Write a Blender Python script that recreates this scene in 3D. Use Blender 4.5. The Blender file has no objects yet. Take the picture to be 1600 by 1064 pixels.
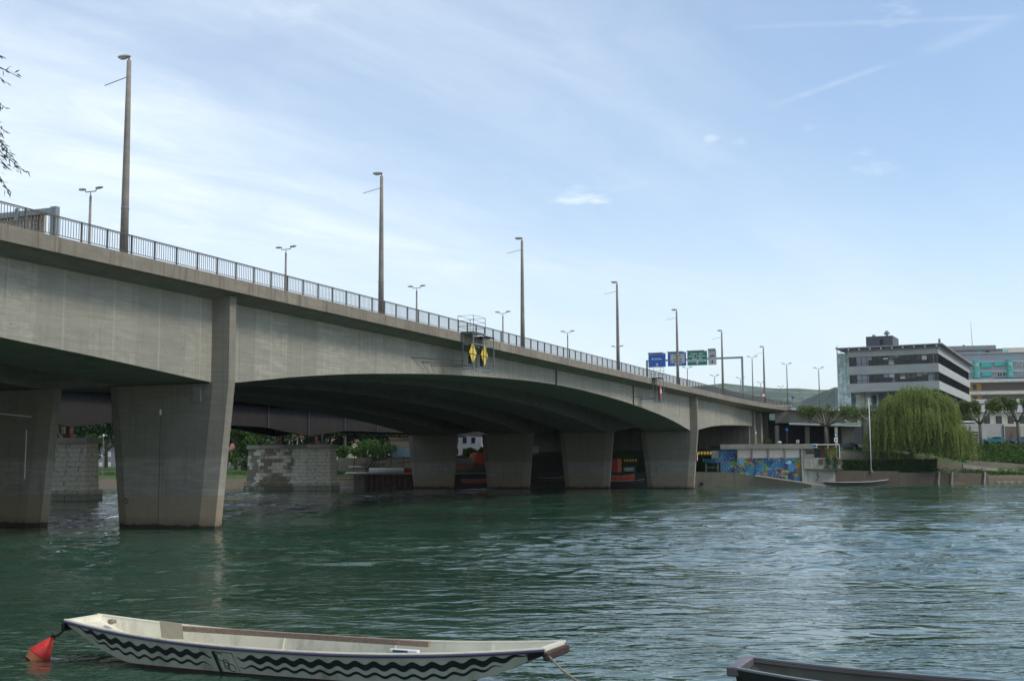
import bpy, math, random
import numpy as np
from mathutils import Vector, Matrix
random.seed(7); RNG = np.random.default_rng(11)
SC = bpy.context.scene
COL = SC.collection
PI = math.pi
# ---------------------------------------------------------------- camera
H_CAM = 3.9; FPX = 1880.0
PITCH = math.atan(195/1880); ROLL = math.radians(0.35)
cd = bpy.data.cameras.new('camera'); cam = bpy.data.objects.new('camera', cd); COL.objects.link(cam)
cd.sensor_width = 36; cd.lens = 36*FPX/1600; cd.clip_start = .1; cd.clip_end = 20000
cam.matrix_world = Matrix.Translation((0, 0, H_CAM)) @ Matrix.Rotation(PI/2+PITCH, 4, 'X') @ Matrix.Rotation(-ROLL, 4, 'Z')
SC.camera = cam
def P(px, py, Y):
    "world point at distance Y (along +Y) seen at photograph pixel px, py: used to read real positions off the photo"
    x = px-800; y = 532-py; c, s = math.cos(-ROLL), math.sin(-ROLL); x, y = c*x-s*y, s*x+c*y
    r = Vector((x, FPX*math.cos(PITCH)-y*math.sin(PITCH), FPX*math.sin(PITCH)+y*math.cos(PITCH)))
    return Vector((0, 0, H_CAM)) + r*(Y/r.y)
# ---------------------------------------------------------------- light
SUN_EL = math.radians(48); SUN_AZ = math.radians(106)       # azimuth clockwise from +Y (view direction)
sd = Vector((math.sin(SUN_AZ)*math.cos(SUN_EL), math.cos(SUN_AZ)*math.cos(SUN_EL), math.sin(SUN_EL)))
sl = bpy.data.lights.new('sun', 'SUN'); sl.energy = 1.75; sl.angle = math.radians(16); sl.color = (1, .93, .8)
so = bpy.data.objects.new('sun', sl); COL.objects.link(so); so.rotation_euler = (-sd).to_track_quat('-Z', 'Y').to_euler(); so.location = (0, 0, 60)
SC.view_settings.view_transform = 'Standard'; SC.view_settings.look = 'None'; SC.view_settings.gamma = 1
SC.view_settings.exposure = 0.38
W = bpy.data.worlds.new('World'); SC.world = W; W.use_nodes = True
def world():
    nt = W.node_tree; nt.nodes.clear(); N = nt.nodes.new; L = nt.links.new
    out = N('ShaderNodeOutputWorld'); bg = N('ShaderNodeBackground'); bg.inputs[1].default_value = .147
    sky = N('ShaderNodeTexSky'); sky.sky_type = 'NISHITA'; sky.sun_disc = False
    sky.sun_elevation = SUN_EL; sky.sun_rotation = SUN_AZ; sky.air_density = 1.0; sky.dust_density = .7; sky.ozone_density = 1.2
    tc = N('ShaderNodeTexCoord'); sep = N('ShaderNodeSeparateXYZ'); L(tc.outputs['Generated'], sep.inputs[0])
    def M(op, a, b=None, c=None, clamp=False):
        m = N('ShaderNodeMath'); m.operation = op; m.use_clamp = clamp
        for i, v in enumerate((a, b, c)):
            if v is None: continue
            if isinstance(v, (int, float)): m.inputs[i].default_value = v
            else: L(v, m.inputs[i])
        return m.outputs[0]
    z = M('MAXIMUM', sep.outputs[2], 0.0); zz = M('ADD', z, .12)
    cx = M('DIVIDE', sep.outputs[0], zz); cy = M('DIVIDE', sep.outputs[1], zz)
    def noise(sx, sy, rot, scale, detail, rough, dist, off=0):
        cb = N('ShaderNodeCombineXYZ'); L(cx, cb.inputs[0]); L(cy, cb.inputs[1]); cb.inputs[2].default_value = off
        mp = N('ShaderNodeMapping'); mp.vector_type = 'TEXTURE'; mp.inputs['Rotation'].default_value = (0, 0, rot); mp.inputs['Scale'].default_value = (1/sx, 1/sy, 1)
        L(cb.outputs[0], mp.inputs[0]); n = N('ShaderNodeTexNoise'); n.inputs['Scale'].default_value = scale
        n.inputs['Detail'].default_value = detail; n.inputs['Roughness'].default_value = rough; n.inputs['Distortion'].default_value = dist
        L(mp.outputs[0], n.inputs['Vector']); return n.outputs[0]
    def ramp(v, a, b):
        r = N('ShaderNodeMapRange'); r.interpolation_type = 'SMOOTHSTEP'; r.inputs['From Min'].default_value = a; r.inputs['From Max'].default_value = b
        L(v, r.inputs['Value']); return r.outputs[0]
    veil = ramp(noise(1, .4, -.75, .6, 5, .55, .6), .34, .72)
    streak = ramp(noise(1, .28, -.68, 1.3, 5, .55, .9, 3), .4, .8)
    fine = ramp(noise(1, .35, -.8, 5, 8, .68, .6, 9), .3, .8)
    # more veil towards the left of the view, clearer blue to the upper right
    dirl = ramp(M('MULTIPLY_ADD', sep.outputs[0], -1.0, M('MULTIPLY', z, -.1)), -.42, .34)
    m = M('MULTIPLY', M('MULTIPLY', veil, M('MULTIPLY_ADD', fine, .5, .6)), .62); m = M('ADD', m, M('MULTIPLY', M('MULTIPLY', streak, M('MULTIPLY_ADD', fine, .35, .55)), .6)); 
    m = M('MULTIPLY', m, M('MULTIPLY_ADD', dirl, .8, .33))
    hz = ramp(z, .24, .0); m = M('ADD', m, M('MULTIPLY', hz, .46), clamp=True); m = M('ADD', m, M('MULTIPLY_ADD', dirl, .08, .02), clamp=True)
    mask = M('MULTIPLY', m, .95, clamp=True)
    # small puffs of cloud and old vapour trails, placed by direction
    def dirof(px, py): v = P(px, py, 1000)-Vector((0, 0, H_CAM)); return v.normalized()
    nz = noise(1, 1, 0, 14, 6, .65, .3, 5)
    def puff(px, py, rx, ry, k):
        d = dirof(px, py); hx = Vector((d.y, -d.x, 0)).normalized(); hy = d.cross(hx)
        a = N('ShaderNodeVectorMath'); a.operation = 'DOT_PRODUCT'; a.inputs[1].default_value = hx; L(tc.outputs['Generated'], a.inputs[0])
        b = N('ShaderNodeVectorMath'); b.operation = 'DOT_PRODUCT'; b.inputs[1].default_value = hy; L(tc.outputs['Generated'], b.inputs[0])
        f = N('ShaderNodeVectorMath'); f.operation = 'DOT_PRODUCT'; f.inputs[1].default_value = d; L(tc.outputs['Generated'], f.inputs[0])
        q = M('ADD', M('POWER', M('MULTIPLY', a.outputs['Value'], FPX/rx), 2), M('POWER', M('MULTIPLY', b.outputs['Value'], FPX/ry), 2))
        q = M('ADD', q, M('MULTIPLY_ADD', nz, 7.0, -3.3))
        r = ramp(q, 1.6, -1.4); r = M('MULTIPLY', r, M('GREATER_THAN', f.outputs['Value'], 0)); return M('MULTIPLY', r, k)
    for a in [(908, 309, 44, 18, .62), (1372, 263, 36, 11, .3), (1156, 226, 18, 8, .25), (1262, 200, 14, 8, .28), (1400, 20, 34, 26, .32), (1350, 237, 20, 7, .3), (1112, 217, 12, 6, .3), (450, 18, 60, 16, .2), (955, 560, 40, 22, .4)]:
        mask = M('ADD', mask, puff(*a), clamp=True)
    def trail(p, q, w, k):
        a, b = dirof(*p), dirof(*q); n = a.cross(b).normalized(); mid = (a+b).normalized(); cosr = mid.dot(a)
        d1 = N('ShaderNodeVectorMath'); d1.operation = 'DOT_PRODUCT'; d1.inputs[1].default_value = n; L(tc.outputs['Generated'], d1.inputs[0])
        d2 = N('ShaderNodeVectorMath'); d2.operation = 'DOT_PRODUCT'; d2.inputs[1].default_value = mid; L(tc.outputs['Generated'], d2.inputs[0])
        t = ramp(M('ABSOLUTE', d1.outputs['Value']), w/FPX, 0); e = ramp(d2.outputs['Value'], cosr-.0004, cosr+.002)
        return M('MULTIPLY', M('MULTIPLY', t, e), M('MULTIPLY', M('MULTIPLY_ADD', fine, .9, .35), k))
    for a in [((1140, 44), (1600, 26), 6, .14), ((1190, 172), (1408, 94), 6, .26), ((1420, 90), (1600, 22), 14, .28), ((930, 306), (1015, 284), 8, .3)]:
        mask = M('ADD', mask, trail(*a), clamp=True)
    mx = N('ShaderNodeMix'); mx.data_type = 'RGBA'; L(mask, mx.inputs[0]); L(sky.outputs[0], mx.inputs[6]); mx.inputs[7].default_value = (5.15, 5.75, 6.2, 1)
    L(mx.outputs[2], bg.inputs[0]); L(bg.outputs[0], out.inputs[0])
world()
# ---------------------------------------------------------------- helpers
def tag(o, label=None, cat=None, group=None, kind=None):
    if label: o['label'] = label
    if cat: o['category'] = cat
    if group: o['group'] = group
    if kind: o['kind'] = kind
    return o
def empty(name, loc=(0, 0, 0), rz=0, label=None, cat=None, group=None):
    o = bpy.data.objects.new(name, None); COL.objects.link(o); o.location = loc; o.rotation_euler = (0, 0, rz); o.empty_display_size = .3
    return tag(o, label, cat, group)
class MB:
    "collects vertices and faces; build() links them as ONE mesh object"
    def __init__(s): s.v = []; s.f = []; s.m = []; s.mi = 0
    def add(s, vs, fs):
        n = len(s.v); s.v += [tuple(v) for v in vs]; s.f += [tuple(i+n for i in f) for f in fs]; s.m += [s.mi]*len(fs); return s
    def box(s, x0, x1, y0, y1, z0, z1, b=0):
        if b <= 0:
            return s.add([(x0,y0,z0),(x1,y0,z0),(x1,y1,z0),(x0,y1,z0),(x0,y0,z1),(x1,y0,z1),(x1,y1,z1),(x0,y1,z1)],
                         [(3,2,1,0),(4,5,6,7),(0,1,5,4),(1,2,6,5),(2,3,7,6),(3,0,4,7)])
        vs = []
        for z, i in ((z0, b), (z0+b, 0), (z1-b, 0), (z1, b)):
            a0, a1, c0, c1 = x0+i, x1-i, y0+i, y1-i; k = 0 if i else b
            vs += [(a0+k,c0,z),(a1-k,c0,z),(a1,c0+k,z),(a1,c1-k,z),(a1-k,c1,z),(a0+k,c1,z),(a0,c1-k,z),(a0,c0+k,z)]
        fs = [tuple(range(7, -1, -1)), tuple(range(24, 32))]
        for r in range(3):
            for i in range(8): fs.append((r*8+i, r*8+(i+1)%8, r*8+8+(i+1)%8, r*8+8+i))
        return s.add(vs, fs)
    def rings(s, rings, close=True, caps=True):
        n = len(rings[0]); vs = [v for r in rings for v in r]; fs = []
        for a in range(len(rings)-1):
            for i in range(n if close else n-1):
                j = (i+1) % n; fs.append((a*n+i, a*n+j, (a+1)*n+j, (a+1)*n+i))
        if caps and close: fs += [tuple(range(n-1, -1, -1)), tuple(range((len(rings)-1)*n, len(rings)*n))]
        return s.add(vs, fs)
    def tube(s, pts, r, seg=8, caps=True):
        pts = [Vector(p) for p in pts]; rs = r if isinstance(r, (list, tuple)) else [r]*len(pts); R = []
        up = Vector((0, 0, 1)); 
        for i, p in enumerate(pts):
            d = (pts[min(i+1, len(pts)-1)]-pts[max(i-1, 0)]).normalized()
            a = d.cross(up if abs(d.z) < .95 else Vector((1, 0, 0))).normalized(); b = d.cross(a)
            R.append([p+(a*math.cos(2*PI*k/seg)+b*math.sin(2*PI*k/seg))*rs[i] for k in range(seg)])
        return s.rings(R, True, caps)
    def bar(s, a, b, w, h=None):
        a, b = Vector(a), Vector(b); h = h or w; d = (b-a).normalized(); up = Vector((0, 0, 1)) if abs(d.z) < .95 else Vector((1, 0, 0))
        x = d.cross(up).normalized()*w/2; y = d.cross(x).normalized()*h/2
        return s.rings([[p+x+y, p-x+y, p-x-y, p+x-y] for p in (a, b)])
    def prism(s, poly, z0, z1):
        "polygon in XY extruded in z"
        return s.rings([[(x, y, z0) for x, y in poly], [(x, y, z1) for x, y in poly]])
    def ball(s, c, rx, ry, rz, n=10, m=7):
        c = Vector(c); R = []
        for i in range(m+1):
            t = -PI/2+PI*i/m; k = max(math.cos(t), .02)
            R.append([c+Vector((rx*k*math.cos(2*PI*j/n), ry*k*math.sin(2*PI*j/n), rz*math.sin(t))) for j in range(n)])
        return s.rings(R)
    def quad(s, a, b, c, d): return s.add([a, b, c, d], [(0, 1, 2, 3)])
    def build(s, name, mats, parent=None, smooth=False, loc=None, rz=0):
        me = bpy.data.meshes.new(name); me.from_pydata(s.v, [], s.f)
        mats = mats if isinstance(mats, (list, tuple)) else [mats]
        for m in mats: me.materials.append(m)
        if len(mats) > 1: me.polygons.foreach_set('material_index', s.m)
        if smooth: me.polygons.foreach_set('use_smooth', [True]*len(s.f))
        me.update(); o = bpy.data.objects.new(name, me); COL.objects.link(o)
        if parent: o.parent = parent
        if loc is not None: o.location = loc; o.rotation_euler = (0, 0, rz)
        return o
def copy_tree(o, parent=None):
    c = o.copy(); COL.objects.link(c)
    if parent: c.parent = parent
    for ch in list(o.children): copy_tree(ch, c)
    return c
def npmesh(name, v, f, mats, parent=None, smooth=False):
    me = bpy.data.meshes.new(name); k = f.shape[1]; me.vertices.add(len(v)); me.vertices.foreach_set('co', v.astype(np.float32).ravel())
    me.loops.add(f.size); me.loops.foreach_set('vertex_index', f.astype(np.int32).ravel())
    me.polygons.add(len(f)); me.polygons.foreach_set('loop_start', np.arange(0, f.size, k, dtype=np.int32))
    if smooth: me.polygons.foreach_set('use_smooth', np.ones(len(f), bool))
    me.materials.append(mats); me.update(calc_edges=True)
    o = bpy.data.objects.new(name, me); COL.objects.link(o)
    if parent: o.parent = parent
    return o
# ---------------------------------------------------------------- materials
class Mat:
    def __init__(s, name):
        s.m = bpy.data.materials.new(name); s.m.use_nodes = True; s.nt = s.m.node_tree; s.b = s.nt.nodes['Principled BSDF']; s.tc = s.nt.nodes.new('ShaderNodeTexCoord')
    def N(s, t): return s.nt.nodes.new(t)
    def L(s, a, b): s.nt.links.new(a, b)
    def M(s, op, a, b=None, c=None, clamp=False):
        m = s.N('ShaderNodeMath'); m.operation = op; m.use_clamp = clamp
        for i, v in enumerate((a, b, c)):
            if v is None: continue
            if isinstance(v, (int, float)): m.inputs[i].default_value = v
            else: s.L(v, m.inputs[i])
        return m.outputs[0]
    def noise(s, scale=1, detail=4, rough=.55, sc=(1, 1, 1), dist=0, coord='Object', w=0, rot=(0,0,0)):
        mp = s.N('ShaderNodeMapping'); mp.inputs['Scale'].default_value = sc; mp.inputs['Location'].default_value = (w, w*.7, w*1.3); mp.inputs['Rotation'].default_value = rot
        s.L(s.tc.outputs[coord], mp.inputs[0]); n = s.N('ShaderNodeTexNoise'); n.inputs['Scale'].default_value = scale
        n.inputs['Detail'].default_value = detail; n.inputs['Roughness'].default_value = rough; n.inputs['Distortion'].default_value = dist; s.L(mp.outputs[0], n.inputs['Vector']); return n.outputs[0]
    def rng(s, v, a, b, c=0, d=1):
        r = s.N('ShaderNodeMapRange'); r.interpolation_type = 'SMOOTHSTEP'
        for i, x in enumerate((a, b, c, d)): r.inputs[i+1].default_value = x
        s.L(v, r.inputs[0]); return r.outputs[0]
    def xyz(s, coord='Object'):
        q = s.N('ShaderNodeSeparateXYZ'); s.L(s.tc.outputs[coord], q.inputs[0]); return q.outputs
    def mix(s, f, a, b, mode='MIX'):
        m = s.N('ShaderNodeMix'); m.data_type = 'RGBA'; m.blend_type = mode
        if isinstance(f, (int, float)): m.inputs[0].default_value = f
        else: s.L(f, m.inputs[0])
        for i, v in ((6, a), (7, b)):
            if isinstance(v, tuple): m.inputs[i].default_value = (*v[:3], 1)
            else: s.L(v, m.inputs[i])
        return m.outputs[2]
    def bump(s, h, strength=.3, dist=.02):
        b = s.N('ShaderNodeBump'); b.inputs['Strength'].default_value = strength; b.inputs['Distance'].default_value = dist; s.L(h, b.inputs['Height']); s.L(b.outputs[0], s.b.inputs['Normal'])
    def set(s, col=None, rough=None, metal=None, spec=None):
        if col is not None:
            if isinstance(col, tuple): s.b.inputs['Base Color'].default_value = (*col[:3], 1)
            else: s.L(col, s.b.inputs['Base Color'])
        if rough is not None:
            if isinstance(rough, (int, float)): s.b.inputs['Roughness'].default_value = rough
            else: s.L(rough, s.b.inputs['Roughness'])
        if metal is not None: s.b.inputs['Metallic'].default_value = metal
        if spec is not None: s.b.inputs['Specular IOR Level'].default_value = spec
        return s
def paint(name, col, rough=.5, metal=0, var=.25, scale=3, dirt=(.08, .07, .05), amt=.25):
    m = Mat(name); n = m.noise(scale, 6, .6); c = m.mix(m.rng(n, .35, .7, 0, var), col, tuple(x*.6 for x in col))
    g = m.noise(scale*.7, 8, .7, (1, 1, .25), w=5); c = m.mix(m.rng(g, .5, .75, 0, amt), c, dirt)
    m.set(c, rough, metal); m.L(m.rng(n, .2, .8, rough*.8, min(1, rough*1.3)), m.b.inputs['Roughness']); m.bump(n, .12, .02); return m.m
def concrete(name, col, joint=0, board=.35, streak=.35, flood=False, offs=0, dark=.5, axis=0, holes=False, tone=(.16, .135, .1)):
    "weathered board-marked concrete: x along, z up; flood = tide marks of the river on the piers"
    m = Mat(name); X = m.xyz(); x = X[axis]; z = X[2]
    big = m.noise(.35, 5, .6, (1, 1, 1.4)); mid = m.noise(1.6, 7, .65, (.5, .5, 1.6), w=3); fine = m.noise(14, 5, .7, w=7)
    c = m.mix(m.rng(big, .3, .7, 0, .55), col, tuple(v*.72 for v in col)); c = m.mix(m.rng(mid, .42, .62, 0, .55), c, tuple(v*1.25 for v in col))
    if board:
        bl = m.noise(1, 4, .7, (.25, .25, 9)); c = m.mix(m.rng(bl, .42, .66, 0, board), c, tuple(v*.62 for v in col))
    if streak:
        st = m.noise(1, 6, .65, (3.2, 3.2, .16), w=11); c = m.mix(m.rng(st, .5, .68, 0, streak), c, tuple(v*.45 for v in col))
    c = m.mix(m.rng(fine, .3, .75, 0, .18), c, tuple(v*.55 for v in col))
    if joint:
        fr = m.M('FRACT', m.M('ADD', m.M('DIVIDE', x, joint), offs)); d = m.M('ABSOLUTE', m.M('SUBTRACT', fr, .5)); w = .09/joint
        ln = m.rng(d, .5-w, .5-w*.3); pan = m.N('ShaderNodeTexWhiteNoise'); pan.noise_dimensions = '1D'; m.L(m.M('FLOOR', m.M('ADD', m.M('DIVIDE', x, joint), offs+.5)), pan.inputs['W'])
        c = m.mix(m.M('MULTIPLY', pan.outputs['Value'], .6), c, tuple(v*.62 for v in col)); c = m.mix(m.M('MULTIPLY', ln, .28), c, tuple(min(1, v*1.35) for v in col))
    if holes:
        hx = m.M('ABSOLUTE', m.M('SUBTRACT', m.M('FRACT', m.M('DIVIDE', x, holes)), .5)); hz = m.M('ABSOLUTE', m.M('SUBTRACT', m.M('FRACT', m.M('DIVIDE', z, holes*.75)), .5))
        hd = m.M('SQRT', m.M('ADD', m.M('POWER', hx, 2), m.M('POWER', hz, 2))); c = m.mix(m.rng(hd, .03, .015, 0, .75), c, tuple(v*.2 for v in col))
    if flood:
        wob = m.noise(1.1, 4, .6, w=21); zz = m.M('ADD', z, m.M('MULTIPLY_ADD', wob, .5, -.25))
        c = m.mix(m.rng(zz, 4.2, 4.75, 0, .55), c, tuple(v*.5*t for v, t in zip(col, (1.02, 1, .9))))
        c = m.mix(m.rng(zz, 2.25, 1.85, 0, .7), c, (.27, .2, .12)); c = m.mix(m.rng(zz, .9, .3, 0, .5), c, (.12, .085, .05)); c = m.mix(m.rng(zz, .3, .2, 0, .9), c, (.02, .017, .012))
    m.set(c, .88); h = m.M('ADD', m.M('MULTIPLY', fine, .4), mid)
    if board: h = m.M('ADD', h, m.M('MULTIPLY', bl, 1.2))
    m.bump(h, .25, .03); return m.m
def leafmat(name, c1, c2, c3, scale=.35, trans=.35):
    m = Mat(name); n = m.noise(scale, 4, .6); f = m.noise(scale*9, 3, .7, w=4)
    c = m.mix(m.rng(n, .35, .65), c1, c2); c = m.mix(m.rng(f, .45, .75, 0, .7), c, c3); m.set(c, .55, spec=.3)
    t = m.N('ShaderNodeBsdfTranslucent'); m.L(c, t.inputs[0]); mx = m.N('ShaderNodeMixShader'); mx.inputs[0].default_value = trans
    m.L(m.b.outputs[0], mx.inputs[1]); m.L(t.outputs[0], mx.inputs[2]); m.L(mx.outputs[0], m.nt.nodes['Material Output'].inputs[0]); return m.m
CONC = (.33, .32, .26)
MAT = dict(
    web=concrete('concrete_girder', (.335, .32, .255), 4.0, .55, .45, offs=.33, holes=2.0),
    shaded_soffit=concrete('concrete_shaded_soffit', (.24, .23, .19), 0, .3, .2),  # darker than the web: shade under the deck put into the colour
    coping=concrete('concrete_coping', (.25, .218, .168), 6.0, 0, .95),
    pier=concrete('concrete_pier', (.29, .268, .215), 0, .55, .45, flood=True, axis=1),
    plain=concrete('concrete_plain', (.3, .28, .22), 3.0, .2, .55),
    quay=concrete('concrete_quay', (.19, .17, .12), 7.0, .15, .6, tone=(.1, .1, .06)),
    quaydark=concrete('concrete_quay_brown', (.115, .09, .06), 9.0, .1, .8),
    abut=concrete('concrete_abutment', (.23, .21, .17), 3.5, .2, .7, axis=1),
    pale=concrete('concrete_pale', (.4, .375, .31), 2.4, .15, .6),
    slab=concrete('slab_edge', (.72, .71, .66), 0, 0, .2),
    rail=paint('railing_paint', (.13, .115, .1), .6, .2), baluster=paint('baluster_paint', (.13, .12, .12), .5, .3),
    pole=concrete('lamp_pole_concrete', (.25, .22, .185), 0, 0, .4), lamp=paint('lamp_housing', (.42, .4, .32), .5, .1), lampgrey=paint('lamp_head_grey', (.2, .2, .2), .5, .2),
    glasslamp=paint('lamp_bowl', (.5, .48, .4), .25), wire=paint('thin_rod_metal', (.12, .12, .12), .5, .5),
    steel=paint('girder_steel', (.04, .036, .036), .55, .2, .35, .6), steelgrey=paint('galvanised_steel', (.27, .29, .28), .45, .6, .4, 4),
    asphalt=paint('asphalt', (.055, .055, .055), .9), blue=paint('sign_blue', (.02, .13, .48), .45, 0, .15), green=paint('sign_green', (.0, .22, .12), .45, 0, .15), white=paint('sign_white', (.75, .76, .74), .5, 0, .1),
    offwhite=paint('panel_offwhite', (.55, .54, .48), .6, 0, .15), black=paint('sign_black', (.012, .012, .014), .5), yellow=paint('board_yellow', (.8, .56, .03), .5, 0, .15), red=paint('board_red', (.55, .03, .02), .5, 0, .15),
    boatwhite=paint('boat_white_paint', (.76, .71, .55), .5, 0, .22, 2.2, (.2, .16, .1), .55), boatside_shaded=paint('boat_white_shaded', (.46, .455, .35), .45, 0, .2, 2.5, (.15, .13, .07), .55),  # hull sides: the punt's white darkened, their shade put into the colour
    violet=paint('gunwale_violet', (.055, .035, .1), .5), wood=None, bottom=paint('antifoul_brown', (.05, .02, .015), .7),
    darkboat=paint('dark_boat_paint', (.03, .028, .026), .45), darkin=paint('dark_boat_inside', (.085, .08, .055), .6, 0, .5, 2), trim=paint('trim_purple_grey', (.17, .14, .145), .4, .3),
    orange=paint('orange_paint', (.6, .08, .02), .5), buoyred=paint('buoy_red', (.6, .025, .02), .6, 0, .5, 7, (.2, .05, .03), .6), buoyorange=paint('buoy_orange', (.6, .2, .08), .5, 0, .3, 6),
    rope=paint('rope', (.3, .25, .17), .9), chain=paint('chain', (.05, .04, .035), .6, .6), rust=paint('rusty_steel', (.1, .06, .045), .8, .2, .6, 2), tyre=paint('rubber', (.02, .02, .02), .8),
    carteal=paint('car_teal', (.0, .2, .26), .25), carblue=paint('car_blue', (.04, .1, .24), .25), carblack=paint('car_black', (.015, .015, .02), .25), carsilver=paint('car_silver', (.4, .42, .44), .3, .5), glassdark=paint('car_glass', (.02, .03, .04), .1),
    bark=concrete('bark', (.12, .1, .07), 0, 0, .8), birch=concrete('bark_pale', (.2, .18, .13), 0, 0, .8), roof=paint('roof_tile', (.3, .13, .08), .8), cream=paint('cream_render', (.62, .57, .46), .85), greywall=paint('grey_render', (.3, .3, .31), .8),
    tarp=paint('blue_tarp', (.015, .1, .16), .6), pink=paint('faded_red', (.45, .14, .1), .6), ochre=paint('ochre_cladding', (.38, .22, .05), .6), brown=paint('brown_screen', (.13, .1, .075), .7), teal=paint('teal_awning', (.08, .52, .45), .6),
)
def wood():
    m = Mat('oar_wood'); n = m.noise(3, 8, .6, (1, 14, 14)); k = m.noise(2.2, 3, .6, w=3); c = m.mix(m.rng(n, .3, .7), (.34, .24, .17), (.2, .13, .09)); c = m.mix(m.rng(k, .6, .75, 0, .6), c, (.1, .06, .04)); m.set(c, .7); return m.m
MAT['wood'] = wood()
def glassmat(name, c=(.02, .03, .04), rough=.08):
    m = Mat(name); n = m.noise(.8, 3, .5); m.set(m.mix(m.rng(n, .4, .6), c, tuple(x*1.8+.005 for x in c)), rough, spec=.4); return m.m
MAT['glass'] = glassmat('window_glass', (.008, .01, .012)); MAT['glassblue'] = glassmat('window_glass_blue', (.03, .05, .1))
MAT['glassatrium'] = glassmat('atrium_glass', (.3, .4, .37), .15)
def txt(body, size, mat, parent, loc, rot, name='lettering', sx=1, bold=0):
    cu = bpy.data.curves.new('t', 'FONT'); cu.body = body; cu.size = size; cu.extrude = .004; cu.offset = bold; cu.align_x = 'CENTER'; cu.align_y = 'CENTER'; cu.resolution_u = 3
    o = bpy.data.objects.new('t', cu); COL.objects.link(o); dg = bpy.context.evaluated_depsgraph_get(); me = bpy.data.meshes.new_from_object(o.evaluated_get(dg))
    bpy.data.objects.remove(o); me.materials.clear(); me.materials.append(mat); r = bpy.data.objects.new(name, me); COL.objects.link(r); r.parent = parent; r.location = loc; r.rotation_euler = rot; r.scale = (sx, 1, 1); return r
# ---------------------------------------------------------------- bridge frame: local x = along the bridge (away), y = across (away to the left)
BR = math.radians(22.2); TH = PI/2-BR
def UV(u, v, z=0): return Vector((math.sin(BR)*u-math.cos(BR)*v, math.cos(BR)*u+math.sin(BR)*v, z))
V0 = 45.0                     # outer face of the coping
def vofs(u):                  # the deck edge bends gently towards the road behind the bank
    return 0 if u < 205 else -((u-205)/57)**2*3.2
# ================================================================ SETTING: river, riverbank, hills
def water():
    m = Mat('river_water'); m.set((.011, .047, .033), .035, spec=.5); m.b.inputs['IOR'].default_value = 1.333
    p = m.noise(.06, 3, .5, (1, 1, 1), coord='Object'); c = m.mix(m.rng(p, .35, .65), (.021, .06, .035), (.034, .08, .05)); m.set(c)
    def ridge(scale, detail, sc, dist, w, rot): n = m.noise(scale, detail, .55, sc, dist, w=w, rot=(0, 0, rot)); return m.M('SUBTRACT', 1.0, m.M('ABSOLUTE', m.M('MULTIPLY_ADD', n, 4.0, -2.0)))
    r1 = ridge(.55, 2, (.8, 1.25, 1), .5, 0, .12); r2 = ridge(1.5, 2, (.8, 1.2, 1), .5, 3, -.2); r3 = ridge(4.2, 2, (.8, 1.1, 1), .4, 6, .3); n3 = m.noise(1, 3, .5, (.25, .4, 1), 1.0, w=8)
    pt = m.rng(m.noise(.09, 4, .6, (.5, 1.1, 1), 1.0, w=13), .38, .62, .35, 1.25); p2_ = m.rng(m.noise(.22, 4, .6, (.5, 1.1, 1), 1.0, w=23), .42, .6, .25, 1.2)
    h = m.M('ADD', m.M('MULTIPLY', n3, .1), m.M('MULTIPLY', pt, m.M('ADD', m.M('MULTIPLY', r1, .036), m.M('MULTIPLY', p2_, m.M('ADD', m.M('MULTIPLY', r2, .016), m.M('MULTIPLY', r3, .0045))))))
    b = m.N('ShaderNodeBump'); b.inputs['Strength'].default_value = .9; b.inputs['Distance'].default_value = 1.0
    m.L(h, b.inputs['Height']); m.L(b.outputs[0], m.b.inputs['Normal'])
    nr, na = 1000, 1000; r = np.exp(np.linspace(math.log(9), math.log(330), nr)); a = np.linspace(-.86, .86, na)
    R, A = np.meshgrid(r, a, indexing='ij'); X = R*np.sin(A); Y = R*np.cos(A); Z = np.zeros_like(X); D = R*(math.log(330/9)/nr)
    for k in range(64):
        lam = .35*(1.062**k)*1.0; th = RNG.normal(1.5, .8) if k % 3 else RNG.uniform(0, PI); kk = 2*PI/lam; ph = RNG.uniform(0, 2*PI)
        amp = .0078*lam**.95*(1 if lam < 4.5 else (4.5/lam)**1.3)
        wx = X+1.1*np.sin(Y*.23+k)+.5*np.sin(X*.41+2*k); wy = Y+1.0*np.sin(X*.19+2*k)+.4*np.sin(Y*.37+k)
        w = np.sin(kk*(wx*math.cos(th)+wy*math.sin(th))+ph); w = 1-2*np.abs(np.sin(.5*(kk*(wx*math.cos(th)+wy*math.sin(th))+ph))) if k % 2 == 0 else w
        g = .55+.45*np.sin(X*.11*(1+.03*k)+k*1.7)*np.sin(Y*.13+k*.9); fade = np.clip((lam/D-3)/3, 0, 1); Z += amp*w*g*fade
    # smooth upwellings with a ruffled rim, as the current makes them
    patch = .65+.35*np.sin(X*.07+1.2*np.sin(Y*.05))*np.sin(Y*.09+1.1*np.sin(X*.06)+1); Z *= patch
    ws = np.zeros_like(X)
    for k in range(14): a_ = RNG.uniform(0, PI); l_ = 3*1.35**k*.6; ws += np.sin(2*PI/l_*(X*math.cos(a_)*.45+Y*math.sin(a_)*1.0)+RNG.uniform(0, 6.3)+1.5*np.sin(X*.2/(k+1)+k))
    ws = 1/(1+np.exp(-ws*.9)); Z *= .3+1.3*ws**1.5
    edge = np.clip((330-R)/40, 0, 1); Z *= edge
    v = np.stack([X, Y, Z], -1).reshape(-1, 3); i = np.arange((nr-1)*(na-1)); ii = i//(na-1)*na+i % (na-1)
    f = np.stack([ii, ii+1, ii+na+1, ii+na], -1)[:, ::-1]
    n0 = len(v); S = 1500; v = np.concatenate([v, [[-S, -40, -.16], [S, -40, -.16], [S, S, -.16], [-S, S, -.16]]]); f = np.concatenate([f, [[n0, n0+1, n0+2, n0+3]]])
    tag(npmesh('river', v, f, m.m, smooth=True), kind='structure')
water()
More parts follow.
